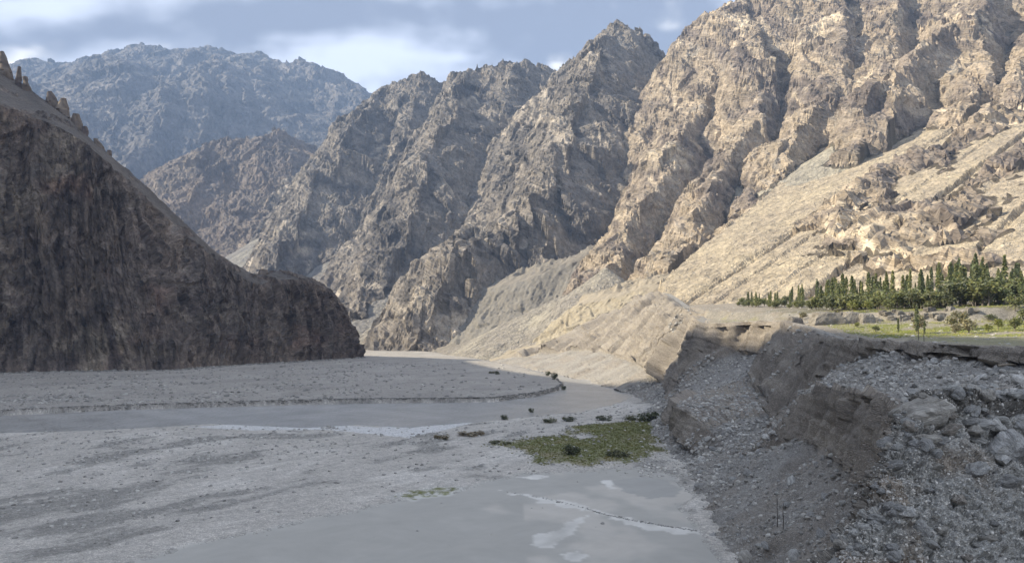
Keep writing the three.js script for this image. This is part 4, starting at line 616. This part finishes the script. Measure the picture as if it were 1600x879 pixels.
function slabGeo(seed) {                          // blocky broken rock with a flattish top
  const g = new THREE.BoxGeometry(2, 2, 2, 9, 7, 9), p = g.attributes.position, col = new Float32Array(p.count * 3), uv = g.attributes.uv;
  for (let i = 0; i < p.count; i++) {
    let x = p.getX(i), y = p.getY(i), z = p.getZ(i); const q = 1 - 0.16 * Math.max(0, Math.hypot(x, y, z) - 1.12), taper = 1 - 0.16 * (y + 1) * (0.5 + 0.5 * Math.sin(seed)); x *= q * taper; y *= q; z *= q * taper;
    const s = 1 + 0.13 * n3(x * 0.9 + seed * 4.1, y * 0.9, z * 0.9) + 0.17 * facet(x * 0.8 + seed * 2.7, y * 1.1, z * 0.8) + 0.06 * facet(x * 2.2 + seed, y * 2.6, z * 2.2); y += 0.16 * x * Math.sin(seed * 2.3);
    const c = 1 + 0.25 * n3(x * 1.2 + seed, y * 3, z * 1.2) + 0.15 * n3(x * 5, y * 7 + seed, z * 5); col.set([c, c * 0.99, c * 0.97], i * 3); uv.setXY(i, x * 1.4 + z, y * 1.4 + z * 0.4); p.setXYZ(i, x * s, y * s, z * s);
  }
  g.setAttribute('color', new THREE.BufferAttribute(col, 3)); g.computeVertexNormals(); return g;
}
const slabs = [1.3, 2.1, 3.6, 4.2, 5.9].map(slabGeo);
// boulders standing along the step between the fields and the trees
{
  const r = rng(515), mats = [[0.33, 0.305, 0.265], [0.40, 0.375, 0.335], [0.28, 0.26, 0.235]].map(c => new THREE.MeshStandardMaterial({ color: new THREE.Color().setRGB(...c), vertexColors: true, flatShading: true, roughness: 0.95, map: rep(rockMap, 0.5), bumpMap: rep(rockBump, 0.5), bumpScale: 0.3 }));
  const rock = (px, D, w, h, mi, label, group) => { const x = (px - 800) / F * D, y = terraceY(x, D), o = new THREE.Mesh(slabs[Math.floor(r() * 5)], mats[mi]); o.position.set(x, y + h * 0.3, -D); o.scale.set(w * 0.5, h * 0.62, w * 0.4); o.rotation.y = (r() - 0.5) * 0.9; addTop(o, 'boulder'); tag(o, label, 'boulder', group); };
  rock(1291, 318, 13, 5.5, 0, 'huge flat topped grey boulder on the terrace edge below the poplars'); rock(1243, 330, 6, 3.2, 2, 'squat grey boulder just left of the huge flat topped one');
  rock(1331, 316, 8, 5.2, 1, 'pale leaning boulder just right of the huge flat topped one'); rock(1316, 322, 5, 4.6, 2, 'narrow dark boulder wedged between two large pale ones'); rock(1355, 312, 6, 4, 1, 'rounded pale boulder at the left end of the green field');
  for (let i = 0; i < 26; i++) { const px = 1366 + i * 6.2 + r() * 3, D = interp([[1360, 317], [1420, 312], [1480, 306], [1540, 297]], px) + r() * 5; rock(px, D, 1.6 + 3.6 * r() * r(), 1.0 + 1.8 * r() * r(), i % 3, `${['grey', 'pale', 'dark'][i % 3]} boulder ${px < 1420 ? 'left' : px < 1470 ? 'midway' : 'right'} in the broken step behind the green field`, 'boulders of the step behind the field'); }
}
console.log('stones built');
// ---------------------------------------------------------------- trees, shrubs and grass
function leafCloud(seed, n, size, place, tone) {      // many small leaf clumps spread through a crown
  const r = rng(seed), pos = new Float32Array(n * 12), col = new Float32Array(n * 12), nor = new Float32Array(n * 12), idx = [], a = new THREE.Vector3(), b = new THREE.Vector3(), N = new THREE.Vector3(), q = new THREE.Vector3();
  for (let i = 0; i < n; i++) {
    const p = place(r); a.set(r() - 0.5, r() - 0.5, r() - 0.5).normalize(); N.set(r() - 0.5, r() - 0.2, r() - 0.5).normalize(); b.crossVectors(a, N).normalize(); a.crossVectors(N, b);
    const s = size * (0.55 + 0.9 * r()), k = 0.65 + 0.7 * r(), warm = r() * 0.3;
    [[-1, -0.6], [0.2, -1], [1, 0.5], [-0.3, 1]].forEach(([u, v], m) => { q.copy(a).multiplyScalar(u * s).addScaledVector(b, v * s * 0.8); const o = (i * 4 + m) * 3; pos.set([p[0] + q.x, p[1] + q.y, p[2] + q.z], o); nor.set([N.x, N.y, N.z], o); col.set([tone[0] * k * (1 + warm), tone[1] * k, tone[2] * k * (1 - warm)], o); });
    idx.push(i * 4, i * 4 + 2, i * 4 + 1, i * 4, i * 4 + 3, i * 4 + 2);
  }
  const g = new THREE.BufferGeometry(); g.setAttribute('position', new THREE.BufferAttribute(pos, 3)); g.setAttribute('normal', new THREE.BufferAttribute(nor, 3)); g.setAttribute('color', new THREE.BufferAttribute(col, 3)); g.setIndex(idx); return g;
}
const leafMat = new THREE.MeshPhysicalMaterial({ vertexColors: true, roughness: 0.9, side: THREE.DoubleSide, transmission: 0.35, thickness: 0 }), barkMat = new THREE.MeshStandardMaterial({ color: new THREE.Color().setRGB(0.20, 0.175, 0.145), roughness: 0.95 });
function limbGeo(pts, r0, r1) { const g = new THREE.TubeGeometry(new THREE.CatmullRomCurve3(pts.map(p => new THREE.Vector3(...p))), 8, 1, 6), p = g.attributes.position, c = new THREE.CatmullRomCurve3(pts.map(p => new THREE.Vector3(...p))); for (let i = 0; i <= 8; i++) { const o = c.getPointAt(i / 8), s = lerp(r0, r1, i / 8); for (let j = 0; j < 7; j++) { const k = i * 7 + j; p.setXYZ(k, o.x + (p.getX(k) - o.x) * s, o.y + (p.getY(k) - o.y) * s, o.z + (p.getZ(k) - o.z) * s); } } g.computeVertexNormals(); return g; }
const poplarKinds = [[1, [0.150, 0.200, 0.075]], [2, [0.112, 0.155, 0.065]], [3, [0.213, 0.263, 0.112]], [4, [0.130, 0.180, 0.085]]].map(([seed, tone]) => ({   // unit height
  crown: leafCloud(seed * 71, 420, 0.027, r => { const t = Math.pow(r(), 0.85), lump = 1 + 0.35 * n2(t * 7 + seed * 9, seed), w = 0.074 * Math.pow(Math.min(1, t * 5 + 0.15), 0.8) * Math.pow(1 - t * t * t, 0.65) * lump, a = r() * 6.283, q = Math.sqrt(r()) * w; return [Math.cos(a) * q + 0.012 * n2(t * 4, seed), 0.10 + t * 0.90, Math.sin(a) * q]; }, tone),
  trunk: mergeGeometries([limbGeo([[0, -0.03, 0], [0.003, 0.3, 0.002], [0, 0.62, 0], [0, 0.92, 0]], 0.012, 0.003), limbGeo([[0, 0.18, 0], [0.03, 0.3, 0.01], [0.035, 0.48, 0.01]], 0.005, 0.002), limbGeo([[0, 0.24, 0], [-0.03, 0.36, -0.01], [-0.032, 0.55, -0.02]], 0.005, 0.002)]),
}));
const broadKinds = [[5, [0.135, 0.17, 0.062], 1.0], [6, [0.165, 0.205, 0.07], 0.85], [7, [0.20, 0.245, 0.06], 0.9], [8, [0.22, 0.235, 0.155], 1.0], [9, [0.10, 0.13, 0.055], 1.1]].map(([seed, tone, wide]) => {
  const rr = rng(seed * 91), lobes = []; for (let i = 0; i < 11; i++) { const a = rr() * 6.283, q = 0.30 * Math.sqrt(rr()) * wide; lobes.push([Math.cos(a) * q, 0.30 + 0.5 * rr() * (1 - q), Math.sin(a) * q, 0.12 + 0.11 * rr()]); }
  return { crown: leafCloud(seed * 71, 680, 0.038, r => { const L = lobes[Math.floor(r() * 11)], a = r() * 6.283, c = r() * 2 - 1, s = Math.sqrt(1 - c * c), q = L[3] * Math.pow(r(), 0.4); return [L[0] + Math.cos(a) * s * q * 1.15, Math.max(0.03, L[1] + c * q), L[2] + Math.sin(a) * s * q * 1.15]; }, tone),
    trunk: mergeGeometries([limbGeo([[0, -0.03, 0], [0.02, 0.2, 0], [0, 0.45, 0.02], [0, 0.7, 0]], 0.03, 0.008), limbGeo([[0.01, 0.15, 0], [0.12, 0.32, 0.04], [0.2, 0.5, 0.05]], 0.015, 0.005), limbGeo([[0.01, 0.18, 0], [-0.12, 0.34, -0.04], [-0.2, 0.52, 0.02]], 0.015, 0.005), limbGeo([[0, 0.25, 0], [0.02, 0.4, -0.14], [0, 0.55, -0.2]], 0.013, 0.004)]) };
});
const bushKinds = [[10, [0.075, 0.098, 0.048]], [11, [0.115, 0.135, 0.06]], [12, [0.20, 0.185, 0.12]]].map(([seed, tone]) => {
  const rr = rng(seed * 17), lobes = []; for (let i = 0; i < 8; i++) { const a = rr() * 6.283, q = 0.62 * Math.sqrt(rr()); lobes.push([Math.cos(a) * q, 0.15 + 0.4 * rr(), Math.sin(a) * q, 0.2 + 0.25 * rr()]); }
  return { crown: leafCloud(seed * 71, 520, 0.07, r => { const L = lobes[Math.floor(r() * 8)], a = r() * 6.283, c = r() * 2 - 1, s = Math.sqrt(1 - c * c), q = L[3] * Math.pow(r(), 0.45); return [L[0] + Math.cos(a) * s * q, Math.max(0.01, L[1] + c * q), L[2] + Math.sin(a) * s * q]; }, tone),
    trunk: mergeGeometries([[0.35, 0.1], [-0.3, 0.2], [0.05, -0.35], [-0.1, 0.3]].map(([x, z]) => limbGeo([[0, -0.05, 0], [x * 0.5, 0.25, z * 0.5], [x, 0.5, z]], 0.03, 0.01))) };
});
const ry = rng(1234);
function plant(name, kind, x, z, y, h, label, category, group, wide = 1) {
  const o = new THREE.Group(); child(o, kind.trunk, barkMat, 'trunk'); child(o, kind.crown, leafMat, 'crown'); o.position.set(x, y, z); o.scale.set(h * wide, h, h * wide); o.rotation.y = ry() * 6.283; addTop(o, name); return tag(o, label, category, group);
}
const landY = (x, D) => Math.max(terraceY(x, D), apron(x, -D));
{
  const front = [[1145, 545], [1180, 500], [1230, 430], [1290, 372], [1350, 346], [1420, 334], [1500, 322], [1610, 312]], back = [[1145, 610], [1180, 600], [1230, 560], [1290, 520], [1350, 480], [1420, 460], [1500, 445], [1610, 430]], r = rng(2024);
  const where = px => px < 1250 ? 'at the thin left end of the tree belt' : px < 1360 ? 'in the tree belt behind the huge boulder' : px < 1480 ? 'in the middle of the tree belt' : 'at the dense right end of the tree belt';
  for (let i = 0; i < 165; i++) {
    const px = 1148 + 460 * Math.pow(r(), 0.85), t = r(), D = lerp(interp(front, px), interp(back, px), t), x = (px - 800) / F * D, k = Math.floor(r() * 4), h = interp([[1150, 9], [1230, 11.5], [1300, 16], [1400, 17], [1500, 20], [1600, 20]], px) * (0.42 + 0.68 * r());
    const size = h > 13 ? 'tall' : h > 9.5 ? 'middling' : 'small', hue = ['green', 'dark green', 'pale green', 'deep green'][k], row = t < 0.33 ? 'front' : t < 0.66 ? 'middle' : 'back', lab = `${size} ${hue} ${row} row poplar ${where(px)}`;
    plant('poplar_tree', poplarKinds[k], x, -D, landY(x, D) - 0.2, h, lab, 'tree', 'poplars of the tree belt', 0.7 + 0.45 * r());
  }
  for (let i = 0; i < 140; i++) {
    const u = r(), px = 1150 + 460 * Math.pow(u, 0.85), t = r() * (i % 3 ? 0.35 : 1), D = lerp(interp(front, px) - 4, interp(back, px), t), x = (px - 800) / F * D, k = [0, 1, 4, 0, 1][Math.floor(r() * 5)], h = (px > 1480 ? 8 + 8 * r() : 4.5 + 6.5 * r()) * (px < 1260 ? 0.75 : 1);
    plant('broad_tree', broadKinds[k], x, -D, landY(x, D) - 0.2, h, `${h > 7 ? 'large' : h > 5 ? 'middling' : 'low'} rounded ${['green', 'mid green', '', '', 'dark green'][k]} ${t < 0.12 ? 'foremost' : t < 0.3 ? 'near' : 'rearward'} tree ${where(px)}`, 'tree', 'broadleaf trees of the tree belt', 1.05 + 0.35 * r());
  }
  for (const [px, D, h, k, wide, label] of [
    [1333, 336, 7.2, 2, 1.1, 'bright yellow green rounded tree at the front of the belt'], [1356, 340, 5.6, 2, 1.1, 'smaller bright green rounded tree beside the yellow green one'], [1389, 336, 5.6, 1, 1.2, 'mid green bushy tree in front of the belt above the step'],
    [1436, 262, 7.6, 3, 0.95, 'silvery grey willow around a thin poplar on the field'], [1497, 272, 8.2, 3, 1.2, 'tall silvery grey willow on the field'], [1514, 256, 6.2, 3, 1.35, 'broad low silvery willow before the tall grey one'], [1494, 250, 4.6, 3, 1.1, 'small grey willow at the left foot of the broad low willow'],
    [1545, 262, 3.6, 2, 1.15, 'bright lime green bush on the sunny field'], [1560, 268, 4.4, 2, 1.1, 'taller lime green bush right of the lime bush'], [1586, 262, 6.0, 1, 1.15, 'olive green rounded tree at the right edge of the field'], [1587, 300, 8.0, 0, 1.1, 'grey green tree rising behind the olive tree'], [1604, 290, 7, 0, 1.1, 'green tree cut by the right edge of the picture'], [1549, 296, 3.4, 4, 1.5, 'flat dark green shrub on the slope behind the field'], [1340, 296, 2.6, 2, 1.1, 'small lime shrub beside the pale leaning boulder'], [1369, 276, 3.0, 4, 1.0, 'small dark shrub at the left end of the field'],
    [1255, 352, 4.0, 3, 1.5, 'grey brown thicket above the terrace edge'], [1285, 345, 4.2, 3, 1.6, 'wide grey thicket behind the huge boulder'], [1310, 340, 3.6, 3, 1.5, 'grey thicket right of the wide one']]) { const x = (px - 800) / F * D; plant('broad_tree', broadKinds[k], x, -D, terraceY(x, D) - 0.1, h, label, 'tree', null, wide); }
  for (const [px, D, h, label] of [[1433, 258, 9.6, 'thin dark poplar standing in the silvery willow'], [1404, 262, 5.2, 'single thin dark sapling left of the silvery willow'], [1445, 250, 4.6, 'short thin poplar at the right foot of the silvery willow']]) { const x = (px - 800) / F * D; plant('poplar_tree', poplarKinds[3], x, -D, terraceY(x, D) - 0.1, h, label, 'tree'); }
}
// shrubs on the river bed
for (const [px, py, wpx, hpx, k, label] of [
  [893, 714, 34, 19, 0, 'dark round bush alone on the near meadow'], [965, 716, 40, 13, 1, 'low spreading bush right of the dark round bush'], [1014, 661, 40, 18, 0, 'largest dark bush at the back of the meadow'], [1042, 662, 36, 15, 0, 'dark bush right of the largest one'], [1058, 654, 26, 12, 1, 'green bush at the right end of the meadow'], [985, 659, 22, 9, 1, 'small bush left of the largest dark bush'], [944, 658, 30, 9, 0, 'flat dark bush on the stones behind the meadow'], [890, 659, 26, 8, 0, 'flat bush on the stones left of the flat dark one'], [857, 661, 30, 8, 1, 'thin low bush on the stony strip by the water'], [788, 656, 14, 10, 0, 'small bush on the tip of the stony strip'], [830, 644, 10, 8, 0, 'tiny bush at the water edge'], [735, 682, 46, 9, 2, 'dry brown shrub patch by the pale water'], [690, 689, 30, 9, 2, 'dry brown shrub at the end of the stony strip'], [775, 695, 22, 7, 1, 'low green shrub at the left tip of the meadow'], [793, 697, 18, 6, 1, 'second low shrub at the left tip of the meadow'],
  [866, 598, 12, 13, 0, 'upright dark shrub on the rounded end of the bar'], [856, 592, 9, 9, 0, 'small shrub left of the upright one on the bar'], [881, 609, 9, 8, 0, 'shrub on the cut bank at the end of the bar'], [777, 590, 9, 7, 0, 'lone small shrub in the middle of the bar'], [768, 588, 11, 5, 1, 'flat shrub beside the lone small one on the bar'], [973, 598, 11, 9, 2, 'small shrub on the far river bank']]) {
  const [x, z] = G(px, py), w = wpx / F * -z, h = hpx / F * -z; floorInfo(x, z, FI); plant('shrub', bushKinds[k], x, z, Math.max(0.1, FI.h) - 0.05, h, label, 'shrub', null, w / h / 1.7);
}
{ // grass
  const blade = (() => { const r = rng(66), p = [], c = [], idx = []; for (let i = 0; i < 9; i++) { const a = r() * 6.28, l = 0.6 + 0.5 * r(), w = 0.10, x = (r() - 0.5) * 0.9, z = (r() - 0.5) * 0.9, o = p.length / 3, k = 0.7 + 0.6 * r(); p.push(x - Math.cos(a) * w, 0, z - Math.sin(a) * w, x + Math.cos(a) * w, 0, z + Math.sin(a) * w, x + Math.sin(a) * 0.35 * l, l, z + Math.cos(a) * 0.35 * l); for (let j = 0; j < 3; j++) c.push(k, k, k); idx.push(o, o + 1, o + 2); } const g = new THREE.BufferGeometry(); g.setAttribute('position', new THREE.Float32BufferAttribute(p, 3)); g.setAttribute('color', new THREE.Float32BufferAttribute(c, 3)); g.setIndex(idx); g.computeVertexNormals(); return g; })();
  const mat = new THREE.MeshStandardMaterial({ vertexColors: true, roughness: 0.95, side: THREE.DoubleSide });
  function grass(name, label, list) { const m = new THREE.InstancedMesh(blade, mat, list.length), M = new THREE.Matrix4(), q = new THREE.Quaternion(), c = new THREE.Color(), up = new THREE.Vector3(0, 1, 0); list.forEach(([x, y, z, s, col], i) => { m.setMatrixAt(i, M.compose(new THREE.Vector3(x, y, z), q.setFromAxisAngle(up, i * 2.4), new THREE.Vector3(s, s * 0.8, s))); m.setColorAt(i, c.setRGB(...col)); }); m.castShadow = m.receiveShadow = true; m.name = numbered(name); m.userData = { label, category: 'grass', kind: 'stuff' }; scene.add(m); }
  const r = rng(321), a = [], b = [];
  for (let i = 0; i < 60000 && a.length < 11000; i++) { const D = 225 + 200 * r(), x = -12 + 110 * r(), z = -D; floorInfo(x, z, FI); const g = FI.meadow + 16 * fbm(x / 9, z / 14, 4.7, 5); if (g > 6 || r() < sstep(-6, 6, g)) continue; const k = 0.75 + 0.7 * r(), dry = sstep(0.05, 0.4, fbm(x / 7, z / 7, 8, 3)); a.push([x, FI.h, z, 0.3 + 0.6 * r() * r(), mix3([0.15 * k, 0.155 * k, 0.04 * k], [0.27 * k, 0.22 * k, 0.09 * k], dry * 0.8)]); }
  for (let i = 0; i < 60000 && b.length < 9000; i++) { const D = 225 + 130 * r(), x = 80 + 160 * r(), e = sideOf(riserLine, x, D), edge = x - interp(rimX, D); if (edge < 8 || (e > -4 && e < 3)) continue; if (fbm(x / 20, D / 20, 3, 4) < -0.12) continue; const k = 0.8 + 0.6 * r(), dry = sstep(-0.1, 0.4, fbm(x / 12, D / 12, 8, 3)); b.push([x, terraceY(x, D), -D, 0.3 + 0.35 * r(), mix3([0.24 * k, 0.27 * k, 0.065 * k], [0.36 * k, 0.31 * k, 0.12 * k], dry * 0.7)]); }
  grass('meadow_grass', 'short green grass of the meadow by the river', a); grass('field_grass', 'yellow green grass of the terrace fields', b); console.log('grass', a.length, b.length);
}
// poles and a log
const poleMat = new THREE.MeshStandardMaterial({ color: new THREE.Color().setRGB(0.12, 0.105, 0.09), roughness: 0.9 });
for (const [px, py, hpx, label, on] of [[1215, 824, 44, 'left one of two thin dark poles on the stony slope', bluff], [1225, 828, 42, 'right one of two thin dark poles on the stony slope', bluff], [1436, 541, 30, 'left one of two thin poles at the terrace edge', bluff], [1444, 540, 26, 'right one of two thin poles at the terrace edge', bluff]]) {
  const b = pickOn(on, px, py), h = hpx / F * -b[2], o = new THREE.Mesh(limbGeo([[0, -0.4, 0], [0.03, h * 0.3, 0.02], [-0.02, h * 0.7, 0], [0.05, h, 0.03]], 0.11, 0.05), poleMat); o.position.set(...b); addTop(o, 'pole'); tag(o, label, 'pole');
}
{ const b = pickOn(bluff, 1585, 574), o = new THREE.Mesh(limbGeo([[-2.6, 0.2, 0], [-1, 0.42, 0.1], [0.8, 0.25, -0.1], [3, -0.05, 0.2]], 0.24, 0.12), new THREE.MeshStandardMaterial({ color: new THREE.Color().setRGB(0.42, 0.36, 0.28), roughness: 0.9, map: rep(rockMap, 2) })); o.position.set(...b); addTop(o, 'log'); tag(o, 'pale bleached log lying below the terrace rim at right', 'log'); }
console.log('plants built'); { let t = 0; scene.traverse(m => { if (m.isMesh && !m.isInstancedMesh) t += (m.geometry.index ? m.geometry.index.count : m.geometry.attributes.position.count) / 3; }); console.log('triangles', Math.round(t)); for (const o of scene.children) { let q = 0; o.traverse(m => { if (m.isMesh && !m.isInstancedMesh) q += (m.geometry.index ? m.geometry.index.count : m.geometry.attributes.position.count) / 3; }); if (q > 1e9) console.log(o.name, q); } }
renderer.render(scene, camera);
